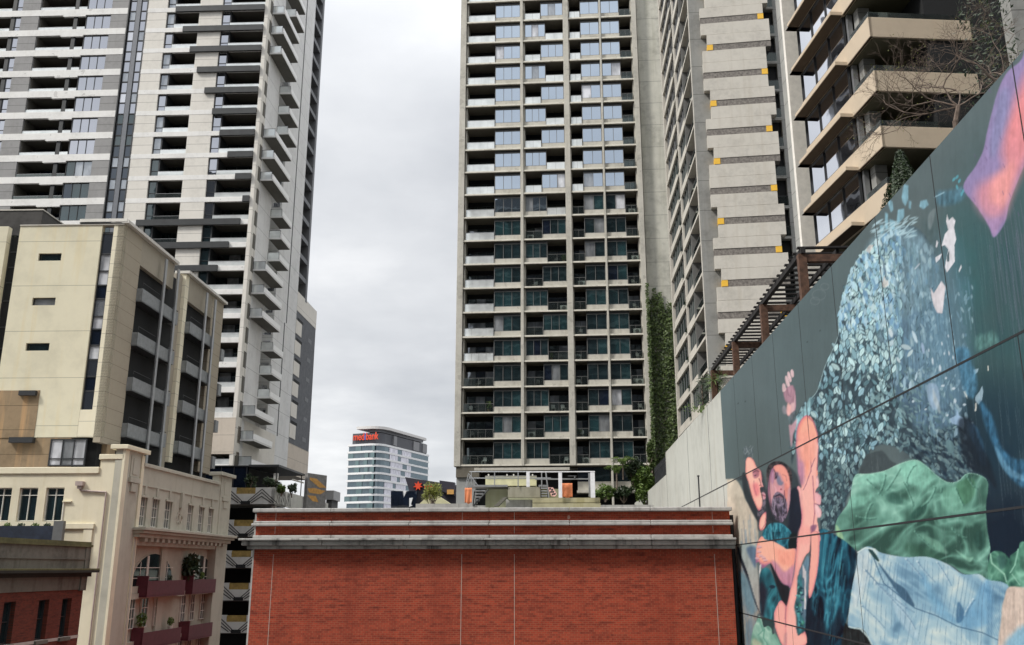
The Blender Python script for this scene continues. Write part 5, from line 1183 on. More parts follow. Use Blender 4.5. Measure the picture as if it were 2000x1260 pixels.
poly(A((475,575),(540,560),(565,620),(545,660),(500,650),(470,640)),(212,156,164),1,.9); ell(*A((540,604))[0],2.2,1.3,.6,(120,36,54),.95); ell(*A((500,640))[0],2.2,1.2,.3,(70,40,56),.9); line(A((460,560),(480,610),(470,650)),1.6,(226,186,196),.7)
folds(A((440,700),(480,640),(540,650),(600,720),(618,850),(600,950),(550,1010),(500,990),(450,940),(425,850),(425,760)),[(34,36,42),(70,68,80),(120,110,130),(168,156,172)],4,12,-.25,5,.97)
line(A((470,690),(520,668),(570,705)),2.0,(40,32,42),.95); line(A((486,700),(530,690),(560,712)),1.1,(160,100,110),.8)
line(A((462,730),(455,850),(480,940)),1.6,(178,166,184),.7); line(A((520,740),(560,830),(566,900)),1.8,(140,134,160),.7)
poly(A((370,700),(400,780),(430,880),(470,980),(520,1010),(440,1010),(380,940)),(44,50,56),2,.8)
# ---- raised hand
HS=(196,164,172)
poly(D_((215,790),(300,720),(305,780),(260,880),(245,1020),(235,1000)),(190,156,166),1,1,False)
skin(D_((235,560),(270,400),(290,560),(275,660),(250,740),(215,700),(195,660)),[(120,96,112),(176,142,158),(214,180,184)],3)
poly(D_((160,440),(200,400),(240,380),(265,400),(270,540),(255,560),(200,560),(172,520)),(170,136,150),1,1,tex=.15)
for p in (((148,380),(160,360),(180,380),(185,430),(160,450),(147,430)),((175,300),(186,282),(205,300),(225,370),(215,395),(190,380)),((198,255),(210,240),(228,262),(245,330),(228,350),(210,310)),((232,235),(245,218),(262,235),(268,290),(250,300),(236,270))): poly(D_(*p),(214,188,192),0,1)
poly(D_((148,610),(165,585),(185,610),(200,660),(170,678),(150,650)),(150,150,158),1,.9); poly(D_((205,560),(240,600),(235,680),(205,690),(190,640)),(230,180,176),1,.9); poly(D_((215,700),(280,640),(290,720),(240,790),(220,760)),(88,104,110),1,.85,tex=.4); line(D_((200,420),(210,480),(240,500)),2,(130,104,120),.5)
poly(D_((285,880),(300,720),(320,700),(395,560),(440,510),(420,690),(320,760)),(150,190,198),1,.8,tex=.4)
# ---- long forearm and elbow
ARM=D_((300,820),(350,720),(400,688),(450,720),(490,800),(510,900),(512,1020),(505,1200),(500,1320),(330,1320),(308,1150),(292,980))
skin(ARM,[(170,116,146),(222,142,146),(238,160,144),(242,178,158)],6,1,(3,0)); poly(D_((300,880),(318,960),(330,1100),(335,1260),(320,1260),(300,1000)),(178,124,158),3,.8); line(D_((400,690),(470,760),(510,880),(515,1050),(505,1250)),2,(150,90,120),.7); line(D_((405,720),(430,1000),(440,1150)),1.2,(176,110,116),.6)
skin(A((735,0),(975,0),(990,200),(975,430),(1000,500),(1000,560),(960,640),(1025,680),(1025,780),(985,790),(1030,860),(1030,930),(985,960),(1000,1080),(1010,1260),(750,1260),(765,1130),(790,1000),(790,880),(760,640),(738,590),(755,560),(790,585),(770,430),(745,200)),[(172,116,142),(216,142,152),(236,172,164),(242,186,176)],5,1,(2,0))
poly(A((740,100),(790,100),(840,300),(830,480),(790,560),(760,420)),(176,132,160),4,.85); poly(A((800,60),(890,60),(900,300),(850,480),(830,300)),(240,158,134),4,.8); line(A((905,100),(910,380),(880,450),(850,540),(815,610)),1.6,(150,96,120),.7); line(A((915,330),(945,250),(960,220)),1.6,(130,80,110),.7); line(A((930,440),(940,600),(955,900),(930,1100),(905,1200)),2,(150,90,116),.65)
poly([(1561,846),(1590,846),(1593,885),(1590,900),(1565,900),(1560,880)],(238,168,152),4,.85,tex=.05); poly([(1564,1030),(1584,1030),(1584,1062),(1562,1062)],(236,170,162),3,.85,tex=.05)
poly(A((985,430),(1005,500),(1000,570),(970,560)),(236,186,190),1,.9); poly(A((965,640),(1030,690),(1020,800),(965,740)),(228,176,184),1,.9); poly(A((960,780),(1035,860),(1025,950),(975,930)),(238,196,200),1,.9); line(A((965,640),(1000,630)),1.8,(120,70,100),.7); line(A((960,780),(1010,800)),1.8,(120,70,100),.7); poly(A((905,1060),(960,1040),(980,1060),(930,1160),(905,1150)),(110,76,112),1,.7); poly(A((740,570),(790,590),(810,700),(790,860),(760,650)),(238,184,178),1,.7)
skin(B_((575,20),(710,20),(705,160),(690,220),(650,260),(600,380),(560,560),(552,700),(530,820),(560,900),(560,1150),(640,1100),(650,1260),(400,1260),(420,1000),(435,830),(480,640),(520,480),(545,260)),[(160,112,140),(216,142,148),(236,168,160),(242,184,174)],5,1,(1,0))
skin(B_((715,10),(800,10),(805,240),(780,460),(740,640),(705,730),(685,700),(695,450),(705,200)),[(176,116,136),(222,148,148),(240,176,164)],3,1,(-1,0)); line(B_((710,30),(705,250),(690,420)),2.4,(60,66,80),.8)
poly([(1563,1034),(1582,1034),(1583,1060),(1561,1060)],(236,170,162),3,.9,tex=.05)
poly(B_((672,260),(690,300),(685,430),(660,800),(640,1080),(560,1060),(580,800),(590,600),(575,450),(610,380),(640,320)),(104,134,152),1,.95,tex=.2); poly(B_((620,350),(640,400),(658,440),(655,860),(635,860),(640,520),(618,500)),(216,212,214),0,.9,False)
poly(B_((560,500),(600,480),(615,620),(590,760),(600,900),(640,1000),(640,1100),(600,1130),(555,1120),(545,950),(525,830),(560,700)),(60,116,124),1,.9,tex=.6); 
for i in range(26): x,y=B_((540+rs.rand()*90,600+rs.rand()*500))[0]; ell(x,y,3.5,1.6,rs.rand()*3,[(96,170,160),(28,60,76),(120,190,190),(70,140,110)][rs.randint(4)],.8)
skin(B_((105,150),(140,60),(170,45),(200,80),(290,100),(400,160),(440,185),(530,180),(545,200),(540,260),(500,540),(475,620),(400,580),(320,470),(260,350),(170,400),(130,330),(95,330)),[(150,108,140),(206,140,150),(238,166,148),(244,184,164)],7,1,(0,-5))
poly(B_((270,320),(330,340),(420,440),(520,360),(490,580),(440,600),(340,480)),(178,130,158),3,.8); poly(B_((300,180),(430,210),(530,200),(520,340),(440,380),(340,320)),(240,160,142),4,.7)
for q in ((135,160),(130,215),(150,260),(180,280),(110,290),(200,310)): x,y=B_(q)[0]; ell(x,y,5,2.6,.2,(214,176,184),.8); line([(x-3,y+3),(x+4,y+2)],1,(140,90,112),.7)
poly(B_((135,370),(155,350),(150,440),(130,520)),(222,222,220),0,1,False)
folds(B_((135,500),(160,420),(210,395),(260,430),(330,600),(400,740),(360,770),(330,850),(300,1000),(200,960),(145,880),(140,700)),[(28,44,54),(44,96,108),(66,140,152)],16,30,.5,1); poly(B_((140,560),(220,640),(215,760),(180,940),(145,880)),(40,46,58),3,.9); ell(*B_((278,608))[0],6,4,0,(32,52,66),.85); poly(B_((260,340),(380,560),(470,620),(430,830),(360,700),(290,480)),(34,42,48),1,.95)
skin(B_((300,900),(330,820),(370,760),(410,790),(432,850),(432,1040),(440,1260),(390,1260),(330,1120),(300,1010)),[(176,120,146),(224,150,152),(240,178,168)],4); line(B_((430,850),(425,960),(432,1050)),2,(150,100,120),.6); poly(B_((415,1150),(440,1120),(430,1260),(410,1260)),(150,130,140),2,.5)
poly(B_((150,960),(300,1000),(290,1110),(340,1260),(250,1260)),(48,72,74),1,.9)
folds(B_((60,1100),(100,1000),(130,935),(160,980),(185,1060),(230,1045),(270,1080),(280,1140),(310,1130),(350,1200),(370,1320),(60,1320)),[(84,134,120),(132,180,164),(176,212,196)],14,26,-.3,2); line(B_((130,950),(170,1100),(120,1150)),2.4,(104,160,146),.8); line(B_((190,1080),(180,1180),(230,1260)),2.6,(96,156,140),.8); poly(B_((60,1190),(120,1210),(170,1270),(60,1280)),(206,208,180),3,.7)
# ---- striped pale blue shirt
SH=C_((255,660),(310,622),(360,635),(410,665),(560,690),(700,688),(830,735),(930,800),(1035,800),(1095,838),(1180,850),(1230,885),(1200,960),(1183,1060),(1188,1260),(1188,1400),(380,1400),(320,1210),(270,1150),(200,1150),(188,1100),(215,880),(245,740))
folds(SH,[(92,128,152),(130,168,190),(158,190,204),(186,208,212),(208,220,214)],44,26,.62,6,sharp=1.1,bias=.12,grad=(1690,1080,1960,1160,-.12)); SP=spl(SH)
for p,c,s_,al in ((((380,720),(480,840),(560,900),(620,1010),(540,960),(440,820)),(70,102,126),1,.95),(((640,790),(700,830),(760,940),(850,1050),(900,1130),(800,1080),(720,980)),(120,170,200),5,.6),(((1060,860),(1110,850),(1120,1100),(960,1150),(900,1100),(1000,960)),(110,160,194),4,.65),(((900,980),(940,1040),(930,1100),(890,1110)),(66,106,138),1,.8),(((250,680),(310,640),(330,800),(250,1000),(220,980)),(190,206,212),3,.6),(((450,860),(560,1020),(640,1190),(600,1200),(500,1060)),(188,212,222),2,.6)):
    poly(C_(*p),c,s_,al)
for i in range(30):      # painted stripes bend with the folds
    x=285+i*31+rs.randn()*6; y0=630+max(0,(i-9))*8; n_s=7; am=5+rs.rand()*7; ph=i*.35
    pts=[(x+am*math.sin(t_*.9+ph)-t_*9, y0+t_*95) for t_ in np.arange(0,n_s,.5)]
    pts=C_(*pts); ins=inside(SP,np.array([p[0] for p in pts]),np.array([p[1] for p in pts])); run=[]
    gap=rs.randint(7,15)
    for q,(p_,o_) in enumerate(zip(pts,ins)):
        if o_ and q%gap!=gap-1: run.append(p_)
        else:
            if len(run)>1: line(run,.9+rs.rand()*.9,(96,130,158),.5)
            run=[]
    if len(run)>1: line(run,1.2,(96,130,158),.5)
for p in (((300,770),(420,900),(560,1010),(700,1080)),((360,860),(470,960),(590,1100),(640,1240)),((270,1000),(380,1100),(480,1230)),((640,720),(700,800),(860,960)),((760,720),(830,830),(880,940)),((1000,960),(950,1040),(930,1120)),((560,700),(640,790),(720,900))):
    q=spl(C_(*p),4)[:len(p)*4-6]; line(q,3.4,(214,228,230),.35); line([(x+3,y+2.4) for x,y in q],3,(92,130,160),.45)
for i in range(12): pts=C_((1085+i*9,850),(1092+i*9,980),(1085+i*8,1200)); line(pts,.9,(84,126,160),.5)
line(C_((355,700),(420,860),(620,1020),(760,1070),(900,1140),(1060,1180),(1185,1240)),2,(70,104,130),.85); line(C_((300,770),(380,860),(480,890)),1.8,(96,130,156),.7); line(C_((250,660),(300,630),(360,640),(385,720)),2.4,(206,224,222),.9); poly(C_((320,640),(350,650),(385,700),(385,720),(350,690)),(40,70,72),0,.95); line(C_((1225,890),(1195,1000),(1185,1240)),1.6,(84,120,150),.8)
poly(C_((165,1130),(200,1150),(260,1160),(310,1210),(340,1270),(330,1400),(150,1400)),(38,46,48),1,1,tex=.4); line(C_((195,1140),(230,1150),(270,1155),(320,1210),(345,1260)),3,(190,210,210),.8)
poly(C_((1230,885),(1330,885),(1600,890),(1600,1400),(1190,1400),(1183,1060),(1200,960)),(206,190,178),1,1,tex=.14); poly(C_((1200,1260),(1260,1180),(1340,1130),(1600,1130),(1600,1400),(1190,1400)),(130,180,206),6,.85); 
for i in range(24): x=1963+rs.rand()*90; y=1150+rs.rand()*60; line([(x,y),(x+2,y+40)],.9,(176,158,150),.5)
# chalk loops, specks and drips over everything
for cx_,cy_,r_ in ((1592,588,9),(1600,576,13),(1611,560,8)):
    line([(cx_+r_*math.cos(t),cy_+r_*.8*math.sin(t)) for t in np.linspace(0,6,20)],.9,(140,150,154),.45)
for i in range(130): x=1600+rs.rand()*470; y=880+rs.rand()*340; L_=20+rs.rand()*70; line([(x,y),(x+L_*.06,y+L_)],.7,(190,200,200),.16)
for x,y in ((1577,668),(1602,646),(1456,784),(1442,788)): ell(x,y,1.6,1.4,0,(48,56,60),.8)
mu_=np.array([104,118,122.]); img=(mu_+(img-mu_)*1.10).clip(0,255)
# ---- the wall itself
mw=Face(1438,42.7,1099)
WL=thing('mural_wall',mw.P(0,0),'long concrete panel wall with a painted mural of figures and leaves, right side','wall')
WC=concrete('wall_concrete',(.46,.465,.425),.10,.88,.7,fine=1.6,stain=(.5,.47,.42))
MB().box(mw,-46,26.2,0,32.35,-.38,0).build('concrete_panels',WC,WL); MB().box(mw,26.21,57.4,0,30.72,-.38,0).build('concrete_panels',WC,WL)
def wl2(v): v=v/255.; return np.where(v<=.04045,v/12.92,((v+.055)/1.055)**2.4)
MGAIN=0.84
def pxof(u,z):
    q=mw.o[None,:]+mw.d[None,:]*u[:,None]; zz_=z-EYE; fw=q[:,1]*ct+zz_*st; up=-q[:,1]*st+zz_*ct
    return 1000+FPX*q[:,0]/fw, 630-FPX*up/fw
hs=np.arange(1404.5,2215,1.55); kk=FPX/ct
# plane: o + d*u, horizon column h -> u
us=np.array([ ( (h-1000)/kk*mw.o[1]-mw.o[0] )/( mw.d[0]-(h-1000)/kk*mw.d[1] ) for h in hs])
NJ=640
q=mw.o[None,:]+mw.d[None,:]*us[:,None]; b_=(630-1300)/FPX
zbot=EYE+q[:,1]*((st+b_*ct)/(ct-b_*st)); tt=np.linspace(0,1,NJ)[None,:]
Zg=(zbot[:,None]*(1-tt)+32.346*tt); Ug=np.repeat(us[:,None],NJ,1)
px_,py_=pxof(Ug.ravel(),Zg.ravel()); fx=np.clip(px_-CX0,0,CW-1.001); fy2=np.clip(py_-CY0,0,CH-1.001); xi=fx.astype(int); yi=fy2.astype(int); ax=(fx-xi)[:,None]; ay=(fy2-yi)[:,None]
colr=(img[yi,xi]*(1-ax)+img[yi,xi+1]*ax)*(1-ay)+(img[yi+1,xi]*(1-ax)+img[yi+1,xi+1]*ax)*ay
lin=wl2(colr)*MGAIN; rgba=np.concatenate([lin,np.ones((len(lin),1))],1).astype(np.float32)
n_=mw.n; base_=parent_loc(WL); X=mw.o[0]+mw.d[0]*Ug.ravel()+n_[0]*.005-base_[0]; Y=mw.o[1]+mw.d[1]*Ug.ravel()+n_[1]*.005-base_[1]; Z=Zg.ravel()-base_[2]
co=np.stack([X,Y,Z],1).astype(np.float32); ni=len(us); I_g,J_g=np.meshgrid(np.arange(ni-1),np.arange(NJ-1),indexing='ij'); v0=(I_g*NJ+J_g).ravel()
# keep quads right of the ragged left border of the paint
keepx=px_.reshape(ni,NJ)[:-1,:-1].ravel(); keepy=py_.reshape(ni,NJ)[:-1,:-1].ravel(); keepz=Zg[:-1,:-1].ravel()
lim=np.where(keepy<937,1406.2+.0625*(keepy-762)+0.0*keepy,1420); ok=keepx>lim
v0=v0[ok]; quads=np.stack([v0,v0+NJ,v0+NJ+1,v0+1],1).astype(np.int32)
me=bpy.data.meshes.new('painting'); me.vertices.add(len(co)); me.vertices.foreach_set('co',co.ravel()); me.loops.add(quads.size); me.loops.foreach_set('vertex_index',quads.ravel())
me.polygons.add(len(quads)); me.polygons.foreach_set('loop_start',np.arange(0,quads.size,4,dtype=np.int32)); me.polygons.foreach_set('loop_total',np.full(len(quads),4,np.int32)); me.update(calc_edges=True)
at_=me.color_attributes.new('paint','FLOAT_COLOR','POINT'); at_.data.foreach_set('color',rgba.ravel())
t=NT('mural_paint'); an_=t.n('ShaderNodeAttribute'); an_.attribute_name='paint'; p=t.pos(); f=t.noise(p,6,4,.6)
t.link(t.mix(.35,an_.outputs['Color'],t.mix(1.0,an_.outputs['Color'],t.ramp(f,[(.3,(.78,.78,.78)),(.7,(1,1,1))]),'MULTIPLY')),t.b.inputs['Base Color']); t.b.inputs['Roughness'].default_value=.62; t.b.inputs['Specular IOR Level'].default_value=.08; t.bump(f,.15,.01)
me.materials.append(t.m); mo=bpy.data.objects.new('painting',me); COL.objects.link(mo); mo.parent=WL
# joints between the panels
JN=plain('joint_sealant',(.02,.022,.025),.8)
m=MB()
for z in (27.85,25.0,22.1,19.2): m.box(mw,-46,57 if z<30 else 26,z-.022,z+.022,0,.010)
m.build('horizontal_joints',JN,WL)
m=MB()
for u in (26.0-.02,13.9,5.6,-2.2,-6.32,-10.14,-13.95,-17.8,-21.6,-25.1,-28.75,-32.5): m.box(mw,u-.016,u+.016,27.875,32.35,0,.009)
for u in (-17.6,-7.9,-27.6,2.0,12.0,22.0): m.box(mw,u-.014,u+.014,25.03,27.82,0,.009); m.box(mw,u-.014,u+.014,22.13,24.97,0,.009)
for u in (-9.8,-17.6,-25.0): m.box(mw,u-.012,u+.012,18,22.07,0,.009)
m.build('vertical_joints',JN,WL)
# ================================================================== PERGOLA above the mural wall
WD=plain('weathered_timber',(.105,.055,.035),.75,var=.35,scale=6); WDD=plain('dark_slats',(.018,.016,.016),.8,var=.3)
pg=Face(1438,42.7,1099,off=-.55)
PG=thing('pergola',pg.P(-6,32.4),'brown timber pergola with dark slats behind the top of the mural wall','pergola')
posts=[(1388,722,40.5),(1429.5,667,0),(1484,597,0),(1557.5,501,0)]
pu=[]
for px,py,_ in posts: u,z=pg.at(px,py); pu.append((u,z))
zr=sum(z for u,z in pu)/len(pu)
pu=[(u,zr) for u,z in pu]
for u,z in pu: 
    Bx(PG,'post',pg,u-.14,u+.14,31.0,z,-.28,0,WD)
    Bx(PG,'cross_beam',pg,u-.10,u+.10,z-.28,z-.02,-4.2,-.285,WD)
u0=pu[0][0]; u1=pu[-1][0]
Bx(PG,'edge_beam',pg,u1-.2,u0+.3,z+.005,z+.20,-.24,-.08,WDD); Bx(PG,'edge_beam',pg,u1-.2,u0+.3,z+.005,z+.20,-4.2,-4.04,WDD)
m=MB(); n=int((u0-u1)/.62)
for i in range(n): a=u1+(u0-u1)*i/n; m.box(pg,a-.11,a+.05,z+.21,z+.27,-4.3,-.0)
m.build('slats',WDD,PG)
for d in (-1.4,-2.7): Bx(PG,'purlin',pg,u1,u0,z+.01,z+.20,d-.05,d+.05,WDD)
# ================================================================== PLANTS
LF=leafmat('ivy_leaf',(.020,.042,.010),(.14,.20,.055)); LF2=leafmat('bush_leaf',(.035,.075,.012),(.16,.24,.05)); LF3=leafmat('dark_leaf',(.010,.022,.008),(.045,.075,.028)); LF4=leafmat('autumn_leaf',(.10,.12,.02),(.30,.32,.06))
BRK=plain('bark',(.19,.15,.12),.85,var=.35,scale=9); BRK2=plain('dry_twigs',(.155,.115,.09),.8,var=.3,scale=9)
random.seed(11)
# ivy on the end core wall of the concrete tower
iv=thing('ivy',f2.P(-24,12),'dark green ivy covering the lower concrete core wall right of the concrete tower','climbing plant')
m=MB()
def topz(u): 
    t=(-u-22.7)/4.0; return 55.6-1.6*max(0,min(1,t/.9))+ .8*math.sin(u*3.1)+.5*math.sin(u*7.7)
for i in range(15000):
    u=-22.7-random.random()**.95*8.0; zt=topz(u); z=30+(zt-30)*random.random()**.82
    if random.random()<.02: z=zt+random.random()*.6
    dd=-.86+random.random()*.35+.25*math.sin(u*2.3+z*.7)*.5; q=f2.P(u,z,dd)
    m.leaf(q,.13+random.random()*.16,Vector((float(f2.n[0]),float(f2.n[1]),.35)).normalized())
for i in range(1500):        # runners on the end pillar
    z=33+random.random()**1.6*24; u=-22.45-random.random()*.35; m.leaf(f2.P(u,z,.12+random.random()*.25),.10+random.random()*.12,Vector((float(f2.n[0]),float(f2.n[1]),.3)).normalized())
m.build('foliage',LF,iv,fix=False)
m=MB()
for i in range(16): u=-22.8-i*.45; m.tube([f2.P(u+.2*math.sin(k+i),30+k*3.0,-.87) for k in range(0,int((topz(u)-30)/3))],.04,4)
m.build('stems',BRK,iv)
def crown(T,c,rx,ry,rz,n,size,mat,name='crown',clumps=14,seed=1):
    r=random.Random(seed); m=MB(); cs=[]
    for i in range(clumps):
        v=Vector((r.gauss(0,1),r.gauss(0,1),r.gauss(0,.9))).normalized()*(r.random()**.5)*.78; cs.append((v,.25+.30*r.random()))
    for i in range(n):
        v,s=r.choice(cs); d=Vector((r.gauss(0,1),r.gauss(0,1),r.gauss(0,1))).normalized()*s*(r.random()**.4); p=v+d
        m.leaf((c[0]+p.x*rx,c[1]+p.y*ry,c[2]+p.z*rz),size*(.6+r.random()*.8))
    return m.build(name,mat,T,fix=False)
def trunks(T,base,tips,r0,mat,name='trunk',seed=2,wig=.12):
    r=random.Random(seed); m=MB()
    for t in tips:
        b=Vector(base); e=Vector(t); n=5; prev=b; pr=r0
        for i in range(1,n+1):
            q=b.lerp(e,i/n)+Vector((r.gauss(0,wig),r.gauss(0,wig),r.gauss(0,wig*.5)))*(1 if i<n else 0); nr=r0*(1-.75*i/n); m.bar(prev,q,pr,nr,5); prev=q; pr=nr
    return m.build(name,mat,T)
def bushat(F,px0,py0,px1,py1,label,mat,n,size,d=0,name='bush',cat='shrub',trunk=True,seed=3,clumps=14,depth=.8,group=None):
    a,zt=F.at(px0,py0,d); b,zb=F.at(px1,py1,d); cu=(a+b)/2; rx=abs(b-a)/2; rz=(zt-zb)/2; c=F.P(cu,(zt+zb)/2,d); base=F.P(cu,zb-.3,d)
    T=thing(name,base,label,cat,group); crown(T,c,rx,rx*depth,rz,n,size,mat,seed=seed,clumps=clumps)
    if trunk: r=random.Random(seed); trunks(T,base,[(c[0]+r.uniform(-.7,.7)*rx,c[1]+r.uniform(-.4,.4)*rx,c[2]+r.uniform(-.3,.6)*rz) for _ in range(5)],.05+rz*.02,BRK,seed=seed,wig=.05*rz)
    return T
# terrace planting under the concrete tower
g1=Face(1235,85,perp(1099)); 
for i,(a,m_,n_,s_,lb) in enumerate((((1232,905,1290,985),LF2,5200,.17,'large bright green shrub spilling over the terrace at the foot of the ivy'),((1215,895,1262,945),LF3,1500,.17,'dark open shrub above the bright green one, in front of the lowest balcony'),((1160,945,1204,974),LF2,1300,.14,'low yellow green shrub behind the right post of the white frame'),((1192,940,1244,976),LF3,1500,.14,'low dark terrace shrub left of the large bright green shrub'),((1262,850,1280,930),LF,1600,.16,'ivy bush climbing the corner beside the large green shrub'))):
    bushat(g1,*a,lb,m_,n_,s_,seed=20+i)
for i,(x,y) in enumerate(((1216,898),(1204,915))):
    u,z=g1.at(x,y,.6); T=thing('palm_plant',g1.P(u,z-1.8,.6),('arching fern-like palm fronds over the second lowest slab','smaller arching palm fronds left of the green shrub')[i],'plant'); m=MB()
    for k in range(9):
        an=k*.7; tip=Vector(g1.P(u+1.2*math.cos(an),z+.25-.4*random.random(),.6+1.0*math.sin(an))); b=Vector(g1.P(u,z-.3,.6)); mid=(b+tip)/2+Vector((0,0,.35)); pts=[b.lerp(mid,t/3) for t in range(4)]+[mid.lerp(tip,t/3) for t in range(1,4)]
        for p0,p1 in zip(pts,pts[1:]):
            for s_ in (-1,1):
                for t in (0,.5): q=p0.lerp(p1,t); d_=(p1-p0).normalized().cross(Vector((0,0,1))).normalized()*s_*.28; m.quad(tuple(q),tuple(q+(p1-p0)*.25),tuple(q+d_-Vector((0,0,.10))),tuple(q+d_*.9-Vector((0,0,.14))))
    m.build('fronds',LF2,T,fix=False); MB().bar(g1.P(u,z-1.8,.6),g1.P(u,z-.3,.6),.07).build('stem',BRK,T)
fnc=thing('terrace_fence',g1.P(g1.at(1285,940)[0],30),'short dark slatted fence leaning on the end of the concrete wall','fence')
fm3=Face(1438,42.7,1099,off=-.2)
for i in range(9): u=28.3+i*1.0; MB().bar(fm3.P(u,30.7),fm3.P(u,32.3),.07,None,4).build('paling',FRAME,fnc)
MB().box(fm3,28,37,31.9,32.0,-.05,.0).build('rail',FRAME,fnc)
# small tree by the far offices, on a rendered planter wall
g2=Face(843,75,perp(1099)); tr=bushat(g2,820,938,868,984,'small light green tree in front of the red star building',LF4,1300,.085,name='small_tree',cat='tree',seed=41,clumps=22)
tr['label']='small yellow green tree with several thin stems in front of the red star'
a,z=g2.at(843,998); T0=MB()
r_=random.Random(9)
for k in range(7):
    x0=g2.P(a,z-.3,0); T0.bar(x0,g2.P(a+r_.uniform(-.75,.75),z+1.6+r_.random()*.3,r_.uniform(-.3,.3)),.03,.012,5)
T0.build('stems',BRK2,tr)
pw=thing('rooftop_planter',g2.P(a,24),'long grey rendered planter wall under the small tree','planter'); a0,z0=g2.at(812,984,.5); a1,_=g2.at(925,984,.5); MB().box(g2,min(a0,a1),max(a0,a1),24,z0,-2.5,.5).build('wall',GRC,pw)
g3=Face(860,90,perp(1099)); rfu,rfz=g3.at(826,972); rfu2,rfz2=g3.at(868,985)
rr=thing('cream_roof',g3.P(rfu,26),'low cream hipped roof behind the small tree','roof structure'); MB().prism(g3,[g3.at(818,985),g3.at(838,967),g3.at(852,966),g3.at(880,984),g3.at(880,995),g3.at(818,995)],-4,0).build('roof',CRM,rr)
# spiky dark plants behind the wall end, conifer and bare tree behind the mural wall
g4=Face(1438,42.7,1099,off=-.9)
for i,(x,yt,yb,lb) in enumerate(((1374,735,800,'dark spiky dracaena behind the wall below the pergola'),(1392,722,770,'second dark spiky plant beside the first pergola post'),(1403,735,768,'pale speckled shrub in front of the pergola end'))):
    u,zb_=g4.at(x,yb); _,zt_=g4.at(x,yt); T=thing('spiky_plant',g4.P(u,zb_-.5),lb,'plant'); m=MB(); r_=random.Random(60+i)
    for h in range(5):
        c=Vector(g4.P(u+r_.uniform(-1,1)*.5,zb_+(zt_-zb_)*(.25+.17*h),r_.uniform(-.3,.3)))
        for k in range(34):
            d_=Vector((r_.gauss(0,1),r_.gauss(0,1),r_.gauss(.4,.8))).normalized()*(.45+.3*r_.random()); w_=d_.orthogonal().normalized()*.025; m.quad(tuple(c-w_),tuple(c+d_*.5-w_),tuple(c+d_+Vector((0,0,-.1))),tuple(c+d_*.5+w_))
    m.build('leaves',LF3 if i<2 else LF2,T,fix=False); MB().tube([g4.P(u,zb_-.5),g4.P(u+.1,(zb_+zt_)/2),g4.P(u,zt_-.3)],.05,5).build('stem',BRK,T)
hang=bushat(Face(1438,42.7,1099,off=.15),1358,792,1376,812,'small clump of leaves hanging over the top of the concrete wall',LF2,260,.07,name='hanging_plant',cat='plant',seed=77,trunk=False,clumps=6)
# conifer
g5=Face(1438,42.7,1099,off=-1.6); uc,zt_=g5.at(1757,296); T=thing('conifer',g5.P(uc,30.5),'dark green conical cypress behind the mural wall','tree')
zb_=31.0; m=MB(); r_=random.Random(5); H_c=zt_-zb_
for i in range(30000):
    t=r_.random()**.75; z=zb_+H_c*(1-t); rad=.08+.72*math.sin(min(1,t*1.15)*math.pi/2)**1.1; an=r_.random()*6.283; rr_=rad*(.55+.5*r_.random())*(1+.18*math.sin(an*5+z*3)); c=g5.P(uc,z); 
    p_=(c[0]+rr_*math.cos(an),c[1]+rr_*math.sin(an),z); m.leaf(p_,.035+.03*r_.random(),Vector((math.cos(an),math.sin(an),.5)).normalized())
m.build('crown',LF3,T,fix=False); MB().bar(g5.P(uc,30.5),g5.P(uc,zt_-.5),.10,.02).build('trunk',BRK,T)
# bare tree: recursive limbs
g6=Face(1438,42.7,1099,off=-1.3)
def baretree(T,start,first,seed,depth=6,r0=.055,name='limb',spread=.5):
    r=random.Random(seed); m=MB(); tips=[]
    def grow(p,d,L_,rad,k):
        q=p; dd=d
        for s in range(3):
            dd=(dd+Vector((r.gauss(0,.16),r.gauss(0,.16),r.gauss(0,.13)))).normalized(); nq=q+dd*L_/3; m.bar(q,nq,rad*(1-.12*s),rad*(1-.12*(s+1)),4 if k<4 else 5); q=nq
            if k<=3 and r.random()<.5:
                e_=(dd+Vector((r.gauss(0,.6),r.gauss(0,.6),r.gauss(0,.5)))).normalized(); m.bar(q,q+e_*L_*.5,rad*.4,rad*.15,3); tips.append(q+e_*L_*.5)
        if k==0: tips.append(q); return
        for i in range(2 if r.random()<.75 else 3):
            e_=(dd+Vector((r.gauss(0,spread),r.gauss(0,spread),r.gauss(0,spread*.75)+.04))).normalized(); grow(q,e_,L_*(.70+.2*r.random()),rad*.68,k-1)
    for d,L_ in first: grow(Vector(start),Vector(d).normalized(),L_,r0,depth)
    m.build(name,BRK2,T); return tips
bu,bz=g6.at(1866,240); BT=thing('bare_tree',g6.P(bu,bz-1.2),'leafless tree with pale twigs behind the mural wall in front of the sandy balconies','tree')
dx=Vector((float(g6.d[0]),float(g6.d[1]),0)); rt=Vector((1,0,0))
MB().bar(g6.P(bu,bz-1.2),g6.P(bu,bz+.05),.07,.06,7).build('trunk',BRK2,BT)
s0=Vector(g6.P(bu,bz)); c_=s0+Vector((.12,.0,.42)); MB().bar(tuple(s0),tuple(c_),.058,.05,6).build('trunk',BRK2,BT)
tips=baretree(BT,tuple(c_),[((-.75,.15,.40),.62),((-.55,.3,.75),.62),((.35,.1,.95),.62),((.85,-.1,.55),.62),((-.95,.1,.08),.62)],8,7,.024)
m=MB(); r_=random.Random(2)
for t in tips:
    if r_.random()<.05: 
        for k in range(2): m.leaf((t.x+r_.gauss(0,.05),t.y+r_.gauss(0,.05),t.z+r_.gauss(0,.05)),.022)
m.build('last_leaves',LF4,BT,fix=False)
u2,z2=g6.at(1985,150); BT2=thing('bare_tree',g6.P(u2,z2-2),'second leafless tree in the upper right corner against the dark recess','tree')
